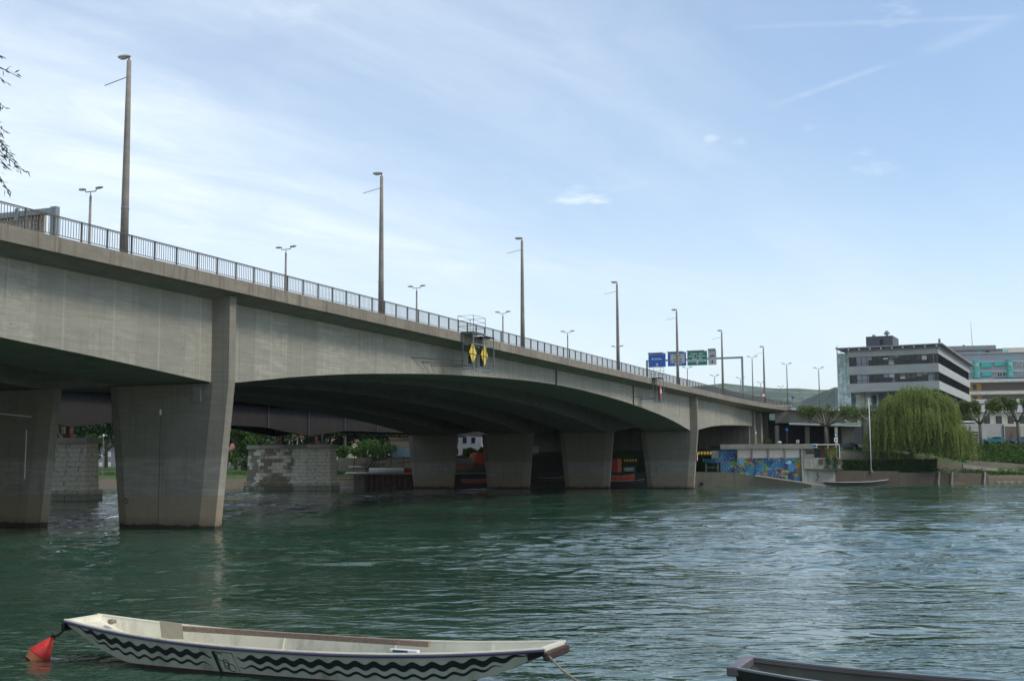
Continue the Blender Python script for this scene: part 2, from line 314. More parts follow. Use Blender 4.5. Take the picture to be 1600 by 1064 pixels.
def groundmat():
    m = Mat('ground_grass_and_gravel'); n = m.noise(.25, 6, .6); f = m.noise(6, 5, .7, w=3); c = m.mix(m.rng(n, .5, .7), (.055, .095, .022), (.12, .11, .06)); c = m.mix(m.rng(f, .4, .7, 0, .5), c, (.04, .06, .02)); zz = m.M('ADD', m.xyz()[2], m.M('MULTIPLY_ADD', n, 1.6, -.8)); c = m.mix(m.rng(zz, 2.0, 1.5), c, m.mix(m.rng(f, .35, .65), (.17, .14, .09), (.07, .055, .035))); m.set(c, .95); m.bump(f, .6, .1); return m.m
# stations along the far shore: photograph column, waterline distance, then (setback, height) pairs
ST = [(-5200, 330, [(7, 2.4), (22, 2.8), (26, 3.2), (40, 3.6), (60, 4)]), (-900, 262, [(7, 2.4), (22, 2.8), (26, 3.2), (40, 3.6), (60, 4)]), (150, 231, [(7, 2.4), (20, 2.7), (24, 3.0), (40, 3.5), (50, 4)]), (350, 220, [(7, 2.4), (20, 2.7), (24, 3.0), (40, 3.5), (50, 4)]),
      (525, 218, [(6, 2.2), (20, 2.5), (27.5, 2.7), (27.9, 5.2), (30, 5.3)]), (640, 217.5, [(2, 2.2), (18, 2.4), (26.5, 2.6), (26.9, 5.3), (30, 5.4)]), (770, 215.5, [(1.5, 2.2), (18, 2.4), (28, 2.6), (34, 5.5), (36, 6.5)]), (1050, 211, [(1, 2.5), (10, 2.5), (35.6, 2.6), (36, 6.8), (38, 6.9)]),
      (1126, 210, [(.6, 2.5), (6, 2.5), (23.6, 2.5), (24, 6.8), (30, 6.9)]), (1262, 209, [(4.5, -.3), (5.4, -.2), (6.2, 2.4), (15.5, 2.5), (16, 6.8)]), (1312, 214, [(1.8, -.3), (2.2, 2.3), (8.2, 2.4), (8.8, 6.7), (30, 7.1)]), (1405, 218, [(1.2, -.3), (1.6, 2.2), (7.6, 2.3), (8.2, 5.9), (32, 7.6)]),
      (1475, 222.5, [(.8, -.3), (1.2, 2.0), (7.2, 2.6), (8.4, 4.9), (28, 7.8)]), (1545, 229, [(1.4, -.2), (1.9, 1.2), (7, 2.6), (17, 4.4), (26, 7.9)]), (1700, 244, [(.6, .1), (3.5, 1.3), (9, 2.6), (18, 4.2), (28, 8.3)]), (2600, 300, [(4, 1.5), (12, 3), (19, 4.4), (26, 8), (30, 9)]), (6500, 420, [(4, 1.5), (12, 3), (19, 4.4), (26, 8), (30, 9)])]
def shore_pt(px, dz=0, z=0):
    for a, b in zip(ST, ST[1:]):
        if a[0] <= px <= b[0]: t = (px-a[0])/(b[0]-a[0]); Y = a[1]+t*(b[1]-a[1]); break
    return Vector(((px-800)/1869*(Y), Y+dz, z))
b = MB(); rows = []
for px, Y, pr in ST:
    x = (px-800)/1869*Y; far = pr[-1][1]
    rows.append([(x, Y-3, -2.5), (x, Y, -.25)]+[(x*(1+d/900), Y+d, z) for d, z in pr]+[(x*1.25, Y+90, far+.6), (x*3, Y+700, 14), (x*14, Y+5200, 20)])
b.rings(list(map(list, zip(*rows))), close=False, caps=False); b.f = [f[::-1] for f in b.f]
tag(b.build('riverbank', groundmat()), kind='structure')
b = MB(); b.box(-400, 400, -60, 7.5, -2, 1.9); tag(b.build('near_bank', MAT['quay']), kind='structure')
def hills():
    m = Mat('hill_woods'); n = m.noise(.006, 6, .65, (1, 1, 2)); f = m.noise(.05, 5, .7); c = m.mix(m.rng(n, .5, .56), (.02, .05, .02), (.14, .18, .07)); c = m.mix(m.rng(f, .45, .55, 0, .8), c, (.02, .042, .02)); m.set(c, 1)
    def ridge(name, pts, Y0, depth, rough, seed):
        rng = np.random.default_rng(seed); b = MB(); xs = np.linspace(-5200, 6800, 420); hy = np.interp(xs, [p[0] for p in pts], [p[1] for p in pts]); R = []
        for k in range(9):
            t = k/8; row = []
            for i, x in enumerate(xs):
                top = P(800, hy[i], Y0+depth).z; q = (x-800)/1869*(Y0+depth*t); z = 15+(top-15)*(math.sin(t*PI/2)**1.4); z += (rng.random()-.5)*rough*t+18*math.sin(i*.13+k)*t*(1-t); row.append((q, Y0+depth*t, z))
            R.append(row)
        R.append([(x*1.02, y+900, z*.8) for x, y, z in R[-1]]); b.rings(R, close=False, caps=False); b.f = [f[::-1] for f in b.f]; tag(b.build(name, m.m, smooth=False), kind='structure')
    ridge('hills', [(-5200, 620), (400, 612), (900, 616), (1030, 612), (1130, 604), (1182, 608), (1230, 612), (1300, 612), (1420, 609), (1700, 620), (2600, 650), (6800, 690)], 3000, 1700, 9, 3)
    ridge('wooded_hill', [(-5200, 700), (1270, 640), (1287, 612), (1293, 608.5), (1310, 607), (1340, 608), (1370, 612), (1420, 650), (2600, 700), (6800, 700)], 2100, 500, 12, 5)
hills()
# road and parking strip on the high bank
b = MB(); pts = [(1140, 22), (1312, 14), (1405, 18), (1545, 25), (1700, 28), (2300, 30)]; L1 = []; L2 = []
for px, d in pts:
    q = shore_pt(px, d); z = {1140: 6.95, 1312: 7.1, 1405: 7.6, 1545: 8.0, 1700: 8.4, 2300: 9}[px]; L1.append((q.x, q.y, z)); L2.append((q.x+2, q.y+9, z+.12))
b.rings([L1, L2], close=False, caps=False); b.f = [f[::-1] for f in b.f]; tag(b.build('bank_road', MAT['asphalt']), kind='structure')
# ================================================================ ROAD BRIDGE
bridge = empty('road_bridge', (0, 0, 0), TH, 'long concrete arched road bridge crossing the river on tapered piers', 'bridge')
def prof(u):
    if u <= 64.5: return float(np.interp(u, [-60, -20, 0, 20, 40, 46.2, 54, 63.8, 64.5], [11.5, 12.9, 12.75, 12.0, 10.95, 10.52, 10.04, 9.3, 9.27]))
    if u <= 191.4: d = abs(u-128); return float(np.interp(d, [0, 9, 18, 27, 35, 43.8, 48, 54.3, 58, 62, 64], [12.98, 12.88, 12.62, 12.27, 11.84, 11.24, 10.9, 10.3, 9.85, 9.38, 9.2]))
    return float(np.interp(u, [191.4, 196, 205, 216, 229, 241, 262], [9.2, 9.55, 10.35, 10.9, 11.25, 11.45, 11.5]))
def strip(b, us, sec):
    "sec(u) -> closed cross-section [(v,z)...]"
    b.rings([[(u, v, z) for v, z in sec(u)] for u in us])
us_all = [-60, -40, -20]+list(np.arange(-10, 206, 3.0))+list(np.arange(207, 263, 3.0))+[262]
zt = lambda u: 15.85 if u > 60 else 15.85-.0005*(60-u)*2
b = MB(); strip(b, us_all, lambda u: [(V0+vofs(u), 15.0), (V0+.5+vofs(u), 15.0), (V0+.5+vofs(u), zt(u)), (V0+vofs(u)+.03, zt(u)), (V0+vofs(u), zt(u)-.03)]); b.build('coping', MAT['coping'], bridge)
b = MB(); strip(b, us_all, lambda u: [(V0+.5+vofs(u), 15.03), (46.9+vofs(u), 14.62), (97.4, 14.62), (99, 15.0), (99, 15.82), (98.5, 15.82), (98.5, 15.6), (V0+.5+vofs(u), 15.6)]); b.build('deck', MAT['shaded_soffit'], bridge)
b = MB(); strip(b, us_all[:-1], lambda u: [(48.2+vofs(u), 15.604), (97.5, 15.604), (97.5, 15.66), (48.2+vofs(u), 15.66)]); b.build('carriageway', MAT['asphalt'], bridge)
usg = [-60, -40, -20]+list(np.arange(-10, 64, 3.0))+[64.5]+list(np.arange(67, 191, 3.0))+[191.4]+list(np.arange(194, 241, 3.0))+[242]
for k in range(4):
    o = 14.2*k; b = MB(); strip(b, usg, lambda u: [(46.9+o, prof(u)), (54.3+o, prof(u)), (54.3+o, 14.66), (46.9+o, 14.66)]); ng = (len(usg)-1)*4; b.m = [0 if (i < ng and i % 4 == 3) else 1 for i in range(len(b.f))]; b.build('girder', [MAT['web'], MAT['shaded_soffit']] if k == 0 else [MAT['shaded_soffit'], MAT['shaded_soffit']], bridge)  # outer face keeps the web colour, other faces painted darker for their shade
def pier(u0, o):
    b = MB(); R = []
    for z, e0, e1 in ((-3, 46.75, 54.05), (0, 46.6, 54.15), (9.25, 45.75, 55.2)):
        R.append([(u0-.65, e0+1.0, z), (u0-.35, e0, z), (u0+.35, e0, z), (u0+.65, e0+1.0, z), (u0+.65, e1-.9, z), (u0+.3, e1, z), (u0-.3, e1, z), (u0-.65, e1-.9, z)])
    R = [[(x, y+o, z) for x, y, z in r] for r in R]; b.rings(R)
    if o == 0:   # the outer nose runs on up to the cantilever
        b.rings([[(u0-.65, 46.9+.15, z), (u0-.35, 45.75, z), (u0+.35, 45.75, z), (u0+.65, 46.9+.15, z)] for z in (9.252, 14.86)])
    return b.build('pier', MAT['pier'], bridge)
for u0 in (64.5, 191.1):
    for k in range(4):
        p = pier(u0, 14.2*k)
        if u0 < 100 and k == 0:
            m = MB(); m.box(u0-.69, u0-.655, 50.7, 50.82, 7.3, 7.65); m.build('gauge_plate', MAT['white'], p)
            m = MB(); m.tube([(u0-.68, 53.35+.16*math.cos(t*PI/5), 1.75+.16*math.sin(t*PI/5)) for t in range(11)], .03, 5); m.build('mooring_ring', MAT['wire'], p)
            m = MB(); m.box(u0-.668, u0-.655, 50.74, 50.765, 0.2, 7.3); m.build('joint_line', MAT['steel'], p)
            m = MB(); m.box(u0-.75, u0-.655, 47.6, 48.2, 8.1, 9.1); m.build('bearing_plinth', MAT['shaded_soffit'], p)
        if u0 > 100 and k == 0:
            m = MB(); m.box(u0-.1, u0+.3, 45.98, 46.16, 4.4, 5.7); s = m.build('clearance_board', MAT['red'], p); m = MB(); m.box(u0-.03, u0+.23, 45.95, 45.975, 4.5, 5.6); m.build('clearance_scale', MAT['white'], s)
        if u0 < 100 and k == 1:
            m = MB(); m.bar((u0-.7, 61.6, 7.4), (u0-.7, 64.6, 7.7), .06); m.bar((u0-.7, 61.95, 3.2), (u0-.7, 61.95, 6.5), .05); m.build('pale_pipe', MAT['white'], p)
for u0 in (128.0, 158.6):
    b = MB(); b.box(u0-.09, u0+.09, 46.78, 46.9-.004, prof(u0)-.25, 14.75); b.build('joint_strip', MAT['steel'], bridge)
# abutment block and its pilasters
ab = MB(); ab.box(241.4, 262, 47.4, 97, 2, 14.6); ab.box(262, 292, 60, 97, 2, 15.6); a_ = ab.build('abutment', MAT['abut'], bridge)
for u0, w in ((243.0, 1.0), (250.5, 1.6), (258.5, 1.9)):
    m = MB(); m.box(u0-w/2, u0+w/2, 46.5, 47.395, 2, 14.6); m.build('pilaster', MAT['plain'], a_)
# railing
rail = MB(); us = list(np.arange(10, 262.1, 2.0))
for u0, u1 in zip(us, us[1:]):
    for z, h in ((16.95, .05), (16.875, .03), (15.97, .04)): rail.bar((u0, V0+.22+vofs(u0), z), (u1, V0+.22+vofs(u1), z), .08 if h == .05 else .04, h)
rl = rail.build('railing', MAT['rail'], bridge)
post0 = None; rest = MB()
for i, u in enumerate(us):
    if 40 <= u < 240:
        if post0 is None: m = MB(); m.box(-.038, .038, -.045, .045, 15.84, 16.92); post0 = m.build('post', MAT['rail'], rl); p = post0
        else: p = post0.copy(); COL.objects.link(p); p.parent = rl
        p.location = (u, V0+.22+vofs(u), 0)
    else: rest.box(u-.035, u+.035, V0+.18+vofs(u), V0+.26+vofs(u), 15.84, 16.93)
tag(rest.build('post', MAT['rail'], rl), kind='stuff')
m = MB(); 
for u in np.arange(10.2, 262, .2):
    if abs((u-10) % 2) < .05 or abs((u-10) % 2) > 1.95: continue
    m.box(u-.011, u+.011, V0+.205+vofs(u), V0+.23+vofs(u), 15.98, 16.87)
m.build('balusters', MAT['baluster'], rl)
b = MB(); b.box(-60, 262, 71.2, 71.8, 15.665, 16.45); b.build('median_barrier', MAT['plain'], bridge)
b = MB(); b.box(-60, 262, 98.6, 98.7, 16.75, 16.85)
for u in np.arange(-60, 262, 4.0): b.box(u, u+.06, 98.6, 98.68, 15.8, 16.8)
b.build('far_railing', MAT['rail'], bridge)
b = MB()
for z in (16.55, 16.0): b.bar((262, 42.1, z), (300, 36.5, z), .05)
# ---------------------------------------------------------------- railway bridge behind
rb = empty('railway_bridge', (0, 0, 0), TH, 'dark steel plate girder bridge on old stone piers behind the road bridge', 'bridge')
def rprof(u): return float(np.interp(u, [-40, 55, 66, 77, 106, 117.3, 128, 159, 172, 184, 210, 250], [10.2, 10.2, 9.0, 10.2, 10.2, 9.0, 10.2, 10.15, 9.0, 10.15, 10.3, 10.3]))
usr = sorted(set([-40, 0, 55, 66, 77, 106, 117.3, 128, 145, 159, 172, 184, 210, 250]))
for v in (107, 113.5):
    b = MB(); b.rings([[(u, v-.03, rprof(u)), (u, v+.03, rprof(u)), (u, v+.03, 13.6), (u, v-.03, 13.6)] for u in usr])
    b.rings([[(u, v-.35, rprof(u)-.06), (u, v+.35, rprof(u)-.06), (u, v+.35, rprof(u)-.004), (u, v-.35, rprof(u)-.004)] for u in usr]); b.box(-40, 250, v-.35, v+.35, 13.605, 13.7); g = b.build('plate_girder', MAT['steel'], rb)
    for u in list(np.arange(66, 240, 11.8)):
        m = MB(); m.box(u-.06, u+.06, v-.3, v-.034, rprof(u), 13.6); m.build('stiffener', MAT['steelgrey'] if v < 110 else MAT['steel'], g)
b = MB(); b.box(-40, 250, 105.5, 115, 13.705, 14.2); b.build('track_deck', MAT['steel'], rb)
def stone():
    m = Mat('ashlar_stone'); X = m.xyz(); cb = m.N('ShaderNodeCombineXYZ'); m.L(m.M('ADD', X[1], X[0]), cb.inputs[0]); m.L(X[2], cb.inputs[1])
    br = m.N('ShaderNodeTexBrick'); br.inputs['Scale'].default_value = 1; br.inputs['Brick Width'].default_value = 1.5; br.inputs['Row Height'].default_value = .58; br.inputs['Mortar Size'].default_value = .025; br.inputs['Color1'].default_value = (0, 0, 0, 1); br.inputs['Color2'].default_value = (1, 1, 1, 1); br.inputs['Mortar'].default_value = (.5, .5, .5, 1)
    m.L(cb.outputs[0], br.inputs['Vector']); big = m.noise(.22, 3, .5); n = m.noise(2, 6, .7, w=3)
    k = m.M('ADD', m.M('MULTIPLY', br.outputs['Color'], .42), m.M('MULTIPLY', big, .9)); k = m.M('ADD', k, m.rng(X[1], 6.5, 4.2, -.12, .6))
    c = m.mix(m.rng(k, .5, .72), (.2, .165, .11), (.58, .53, .42)); c = m.mix(m.rng(n, .45, .75, 0, .6), c, (.06, .055, .04)); c = m.mix(m.M('MULTIPLY', br.outputs['Fac'], .7), c, (.05, .045, .035))
    z = X[2]; c = m.mix(m.rng(z, 1.3, .6, 0, .6), c, (.06, .065, .03)); m.set(c, .9); m.bump(m.M('SUBTRACT', n, m.M('MULTIPLY', br.outputs['Fac'], 2)), .4, .05); return m.m
MAT['stone'] = stone(); MAT['stonecap'] = concrete('stone_cap', (.3, .27, .21), 2.2, 0, .5, axis=1)
for u0 in (66, 117.3, 174.5):
    p = MB(); hexa = lambda e, t: [(-t, 5-e*.3), (-t*.2, 0-e), (t*.2, 0-e), (t, 5-e*.3), (t, 11+e*.3), (t*.2, 16+e), (-t*.2, 16+e), (-t, 11+e*.3)]
    hexa = lambda e, t: [(-t, 3.6-e), (-t+1.6, -e), (t-1.6, -e), (t, 3.6-e), (t, 12.4+e), (t-1.6, 16+e), (-t+1.6, 16+e), (-t, 12.4+e)]
    p.rings([[(x, y, z) for x, y in hexa(e, t)] for z, e, t in ((-3, .5, 3.1), (1.3, .5, 3.1), (1.35, .15, 2.8), (6.9, 0, 2.6))]); o = p.build('stone_pier', MAT['stone'], rb); o.location = (u0, 103.4, 0)
    c = MB(); c.rings([[(x, y, z) for x, y in hexa(.25, 2.85)] for z in (6.905, 7.55)]); c.build('cap_course', MAT['stonecap'], o)
    for y in (3.6, 10.1):
        m = MB(); m.box(-.5, .5, y-.6, y+.6, 7.55, 8.1); m.box(-.3, .3, y-.3, y+.3, 8.1, 8.93); m.build('bearing', MAT['rust'], o)
# ---------------------------------------------------------------- lamps on the bridge
def tall_lamp(first=None):
    r = empty('street_lamp', rz=TH); b = MB(); b.tube([(0, 0, -.02), (0, 0, 3.5), (0, 0, 7.5), (0, 0, 11.2)], [.235, .205, .165, .125], 16); b.build('pole', MAT['pole'], r, smooth=True)
    b = MB(); b.tube([(0, 0, 11.2), (0, 0, 11.36)], .05, 8); b.tube([(0, 0, 11.36), (0, .14, 11.4)], .05, 8); n = b.build('lamp_bracket', MAT['lampgrey'], r)
    b = MB(); R = []
    for t, w, h, d in ((-.08, .07, .05, .03), (.0, .12, .08, .06), (.2, .17, .11, .1), (.5, .17, .1, .12), (.72, .12, .06, .09), (.8, .05, .02, .03)): R.append([(w*math.cos(a), t, 11.46+(h if math.sin(a) > 0 else d)*math.sin(a)+t*.06) for a in np.linspace(0, 2*PI, 13)[:-1]])
    b.rings(R); hd = b.build('lamp_head', MAT['lamp'], r, smooth=True); b = MB(); b.ball((0, .38, 11.4), .13, .3, .09, 10, 6); b.build('lamp_glass', MAT['glasslamp'], hd, smooth=True)
    b = MB(); b.tube([(0, .1, 10.25), (0, 1.7, 9.95)], .022, 6); b.build('signal_rod', MAT['wire'], r)
    b = MB(); b.tube([(0, 0, 2.55), (0, 0, 2.62)], .235, 14); b.build('pole_band', MAT['lampgrey'], r)
    return r
tl = [(53.6, 'tallest concrete lamp pole nearest the camera, at the left end of the bridge railing'), (83.8, 'second tall lamp pole from the left, left of the yellow diamond cage'), (114.2, 'third tall lamp pole from the left, just right of the yellow diamond cage'),
      (147.2, 'fourth tall lamp pole along the railing, left of the road sign gantry'), (177.6, 'tall lamp pole standing in front of the blue lane sign'), (209, 'tall lamp pole right of the green sign, before the gantry leg'), (241.5, 'last tall lamp pole on the bridge railing, beside the round red sign')]
proto = tall_lamp()
for i, (u, lab) in enumerate(tl):
    o = proto if i == 0 else copy_tree(proto); o.location = UV(u, V0+.42+vofs(u), 15.84); tag(o, lab, 'street lamp', 'tall lamps along the bridge railing')
def twin_lamp():
    r = empty('twin_street_lamp', rz=TH); b = MB(); b.tube([(0, 0, -.3), (0, 0, 5), (0, 0, 11.0)], [.17, .14, .1], 12); b.build('pole', MAT['pole'], r, smooth=True)
    b = MB(); b.tube([(0, 0, 11.0), (0, 0, 11.3)], .05, 6); b.tube([(0, -.55, 11.4), (0, .55, 11.4)], .045, 6); b.tube([(0, .55, 11.4), (0, .6, 11.6)], .04, 6); b.tube([(0, -.55, 11.4), (0, -.6, 11.6)], .04, 6); b.build('cross_arm', MAT['lampgrey'], r)
    for s in (-1, 1):
        b = MB(); b.rings([[(w*math.cos(a), s*t, 11.62+h*math.sin(a)+t*.05) for a in np.linspace(0, 2*PI, 11)[:-1]] for t, w, h in ((.5, .05, .03), (.6, .13, .09), (.9, .17, .12), (1.2, .13, .09), (1.32, .04, .03))]); b.build('lamp_head', MAT['lamp'], r, smooth=True)
    return r
tw = [(51-30.0, 'x'), (80, 'nearest twin headed lamp, just left of the tallest lamp pole'), (110.3, 'second twin headed lamp from the left, between the first two tall poles'), (141.8, 'twin headed lamp right of the second tall pole, left of the diamond cage'), (171.5, 'twin headed lamp standing behind the railing between cage and third tall pole'),
      (201.5, 'twin headed lamp midway between the third and fourth tall poles'), (231.3, 'twin headed lamp half hidden behind the fourth tall pole'), (289, 'twin headed lamp whose pole drops below the second blue sign'), (319, 'small twin headed lamp under the grey cycle sign')]
proto = twin_lamp(); first = True
for u, lab in tw[1:]:
    o = proto if first else copy_tree(proto); first = False; o.location = UV(u, 71.5, 16.0); tag(o, lab, 'street lamp', 'twin headed lamps along the road')
for (x, y, Z, h, lab) in [(1157, 589.5, 345, 1, 'small distant twin headed lamp left of the gantry leg'), (1175, 556.5, 285, 1.0, 'taller twin headed lamp just right of the gantry leg'), (1188.5, 596.6, 375, .95, 'tiny twin headed lamp left of the round red sign'), (1220, 603, 400, .9, 'tiny twin headed lamp above the end of the bridge parapet'),
                     (1229, 567.5, 300, 1.0, 'twin headed lamp above the bridge parapet end, second from the glass tower'), (1249.5, 608.8, 420, .9, 'farthest small twin headed lamp against the green hills'), (1279, 574, 290, 1.0, 'twin headed lamp standing nearest the glass stair tower')]:
    o = copy_tree(proto); p = P(x, y, Z); o.location = (p.x, p.y, p.z-11.7*h); o.scale = (h, h, h); tag(o, lab, 'street lamp', 'twin headed lamps along the road')
# ---------------------------------------------------------------- sign gantries
def arrow_down(b, y, z, s, u):   # down arrow in the (v,z) plane; y grows to the left of the picture
    b.add([(u, y-.18*s, z+.55*s), (u, y+.18*s, z+.55*s), (u, y+.18*s, z+.2*s), (u, y+.5*s, z+.2*s), (u, y, z-.3*s), (u, y-.5*s, z+.2*s), (u, y-.18*s, z+.2*s)], [(0, 1, 2, 3, 4, 5, 6)])
gr = empty('sign_gantry', UV(229, 0, 0), TH, 'grey portal gantry with blue, green and grey lane signs over the bridge road', 'sign gantry')
b = MB(); b.box(-.17, .17, 45.75, 46.1, 15.9, 24.35, .02); b.build('leg', MAT['steelgrey'], gr); b = MB(); b.box(-.17, .17, 64.55, 64.9, 15.66, 24.35, .02); b.build('leg', MAT['steelgrey'], gr)
b = MB(); b.box(-.16, .16, 46.1, 64.55, 24.0, 24.34); b.build('beam', MAT['steelgrey'], gr)
rotf = (PI/2, 0, -PI/2)         # lettering faces -x (towards the camera side), reading left to right
for (va, vb, z0, z1, mt, kind) in [(64.35, 60.85, 22.9, 25.6, 'blue', 0), (60.45, 56.75, 22.95, 25.65, 'blue', 1), (56.55, 52.6, 22.95, 25.7, 'green', 2), (52.4, 50.85, 22.95, 25.75, 'offwhite', 3)]:
    b = MB(); b.box(-.32, -.2, vb, va, z0, z1, .02); pn = b.build('lane_sign', MAT[mt], gr); w = va-vb; c = (va+vb)/2
    if kind < 3:
        m = MB(); m.box(-.75, -.2, vb+.5, va, z1+.02, z1+.14); m.build('lamp_hood', MAT['steelgrey'], pn); m = MB(); m.box(-.335, -.322, vb+.05, va-.05, z1-.3, z1-.25); m.box(-.335, -.322, vb, vb+.06, z0, z1); m.box(-.335, -.322, va-.06, va, z0, z1); m.build('border', MAT['white'], pn)
    else:
        m = MB(); m.box(-.7, -.2, vb+.1, va, z1+.02, z1+.3); m.build('lamp_hood', MAT['steelgrey'], pn)
    if kind == 0: txt('Birsfelden', .52, MAT['white'], pn, (-.34, c+.05, 24.5), rotf, bold=.012); m = MB(); arrow_down(m, c, 23.3, .62, -.34); m.build('arrow', MAT['white'], pn)
    if kind == 1:
        m = MB(); m.box(-.34, -.322, vb+.3, va-.55, z0+.55, z1-.35); q = m.build('white_field', MAT['offwhite'], pn)
        for t, zz, s in (('St. Jakob', 25.0, .33), ('P', 24.65, .33), ('Zentrum Süd', 24.3, .33), ('Messe  Halle', 23.85, .33)): txt(t, s, MAT['black'], pn, (-.35, c-.12, zz-.02), rotf, bold=.01)
        m = MB(); m.box(-.355, -.345, va-.85, va-.65, 23.75, 23.95); m.build('square_mark', MAT['black'], pn)
        m = MB(); arrow_down(m, c+.3, 23.2, .45, -.34); m.build('arrow', MAT['white'], pn); m = MB(); m.box(-.34, -.322, c-1.0, c-.5, 23.05, 23.4); m.build('green_mark', MAT['teal'], pn)
    if kind == 2:
        for t, zz in (('Luzern   Bern', 25.2), ('Zürich   Delémont', 24.75), ('Basel - Süd', 24.3)): txt(t, .44, MAT['white'], pn, (-.34, c+.02, zz), rotf, bold=.012)
        m = MB(); m.box(-.34, -.322, vb+.22, va-.2, 23.63, 24.05); m.build('white_field', MAT['white'], pn); txt('Grenzacher - Freiburger', .33, MAT['black'], pn, (-.35, c, 23.84), rotf, bold=.008)
        m = MB(); arrow_down(m, c, 23.3, .55, -.34); m.build('arrow', MAT['white'], pn)
    if kind == 3:
        m = MB()
        for dy in (-.3, .3): m.tube([(-.34, c+dy+.19*math.cos(t*PI/6), 24.55+.19*math.sin(t*PI/6)) for t in range(13)], .03, 5)
        for a, q in (((.3, 24.55), (.1, 24.9)), ((.1, 24.9), (-.18, 24.85)), ((.3, 24.55), (-.02, 24.55)), ((-.02, 24.55), (-.18, 24.85)), ((-.3, 24.55), (-.15, 25.0)), ((.1, 24.9), (-.02, 24.55))): m.bar((-.34, c+a[0], a[1]), (-.34, c+q[0], q[1]), .04)
        m.build('cycle_symbol', MAT['black'], pn); m = MB(); arrow_down(m, c, 23.45, .6, -.34); m.build('arrow', MAT['black'], pn)
        m = MB(); 
        for a in (vb, va-.06): m.box(-.335, -.322, a, a+.06, z0, z1)
        m.box(-.335, -.322, vb+.06, va-.06, z1-.06, z1); m.box(-.335, -.322, vb+.06, va-.06, z0, z0+.06); m.build('border', MAT['steelgrey'], pn)
g2 = empty('sign_gantry', UV(66, 0, 0), TH, 'grey gantry seen from behind with ribbed brown back panel above the left railing', 'sign gantry', None)
b = MB(); b.box(-.3, .1, 61.8, 62.35, 15.66, 22.45, .02); b.build('leg', MAT['steelgrey'], g2); b = MB(); b.box(-.2, .2, 95, 95.5, 15.6, 22.4); b.build('leg', MAT['steelgrey'], g2)
b = MB(); b.box(-.22, .2, 62.36, 95, 21.98, 22.4, .02); b.build('beam', MAT['steelgrey'], g2)
pv = (63.3, 94); b = MB(); b.box(.3, .4, pv[0], pv[1], 17.6, 22.15)
for v in np.arange(pv[0], pv[1], .32): b.box(.21, .3, v, v+.09, 17.6, 22.15)
pn = b.build('back_panel', MAT['cream'] if 0 else MAT['brown'], g2); pn.data.materials[0] = paint('ribbed_panel', (.55, .49, .37), .6, .1)
b = MB()
for v in (63.6, 64.2): b.bar((-.05, v, 17.5), (-.05, v, 22.0), .05)
for z in np.arange(17.7, 21.9, .3): b.bar((-.05, 63.6, z), (-.05, 64.2, z), .035)
b.build('ladder', MAT['rust'], g2)
for v in (65.3, 70.5, 76, 81): b = MB(); b.box(-.28, -.225, v, v+.35, 21.7, 22.6); b.build('clamp', MAT['steelgrey'], g2)
# ---------------------------------------------------------------- navigation sign cages on the outer face
def cage(u0, L, label, two):
    c = empty('sign_cage', UV(u0, 0, 0), TH, label, 'sign cage'); va, vb = 43.85, 44.85
    b = MB(); zt_, zb = 15.82, 12.55; xs = [0, L] if not two else [0, 2.35, 2.95, L]
    for x in xs:
        for v in (va, vb): b.bar((x, v, zb), (x, v, zt_), .07)
    for z in (zb, zt_-.08, zt_-1.0) if two else (zb, zt_-.08):
        for v in (va, vb): b.bar((0, v, z), (L, v, z), .06)
        for x in (0, L): b.bar((x, va, z), (x, vb, z), .06)
    b.build('frame', MAT['steelgrey'], c)
    b = MB(); b.box(-.15, L*.56 if two else L+.1, va-.12, 45.0-.02, zt_+.01, zt_+.08); b.build('platform', MAT['steelgrey'], c)
    if two: b = MB(); b.box(L*.62, L+.1, va-.1, 45.0-.02, zt_-.15, zt_-.08); b.build('platform', MAT['steel'], c)
    b = MB(); G = [(-.1, va-.08), (L*.55 if two else L, va-.08), (L*.55 if two else L, 45.3), (-.1, 45.3)]
    for z in (16.4, 16.9, 17.35):
        for i in range(3): b.bar((*G[i], z), (*G[i+1], z), .03)
        b.bar((*G[3], z), (*G[0], z), .03)
    for g in G: b.bar((*g, 15.9), (*g, 17.35), .04)
    b.build('guard_rail', MAT['rail'], c)
    b = MB()
    for z, d in ((13.2, 6.2), (12.95, 4.2), (12.8, 2.4)) if two else ((13.1, 4.2),): b.bar((.3 if z < 13.1 else 0, 44.8, z), (-d, 46.88, z-.02), .06)
    for z in (13.0, 15.3): b.bar((L*.5, vb, z), (L*.5, 46.88, z), .06)
    b.bar((L*.5, vb, 12.7), (L*.5, vb, 15.4), .05); b.bar((-2, 44.9, 12.8), (-2, 44.9, 13.25), .04) if two else None; b.build('brace', MAT['steel'], c); return c, va, vb, zb, zt_
c, va, vb, zb, z1 = cage(98.2, 4.7, 'grey steel cage hung on the bridge edge holding two yellow diamonds', True)
for x in (.15, 2.75):
    b = MB(); cz = 14.0; cx = x+.4; h = 1.0
    b.rings([[(cx, va+.25+d, cz+h), (cx+.78, va+.25+d, cz), (cx, va+.25+d, cz-h), (cx-.78, va+.25+d, cz)] for d in (0, .06)]); dd = b.build('yellow_diamond', MAT['yellow'], c)
    b = MB(); b.box(cx-.5, cx+.4, va+.42, va+.5, cz-1.05, cz+.9); b.build('backing_board', MAT['black'], dd)
    b = MB(); b.bar((cx-.78, va+.22, cz-.1), (cx+.78, va+.22, cz-.1), .04); b.build('mounting_bar', MAT['steel'], dd)
c, va, vb, zb, z1 = cage(161.6, 1.8, 'small steel cage on the bridge edge holding a red and white board', False)
b = MB(); b.box(.45, 1.35, va+.2, va+.26, 13.1, 14.9); rb_ = b.build('red_board', MAT['red'], c); b = MB(); b.box(.47, 1.33, va+.18, va+.196, 13.72, 14.3); b.build('white_field', MAT['white'], rb_)
b = MB(); b.box(.2, 1.1, va+.32, va+.36, 12.7, 14.7); b.build('backing_board', MAT['black'], c)
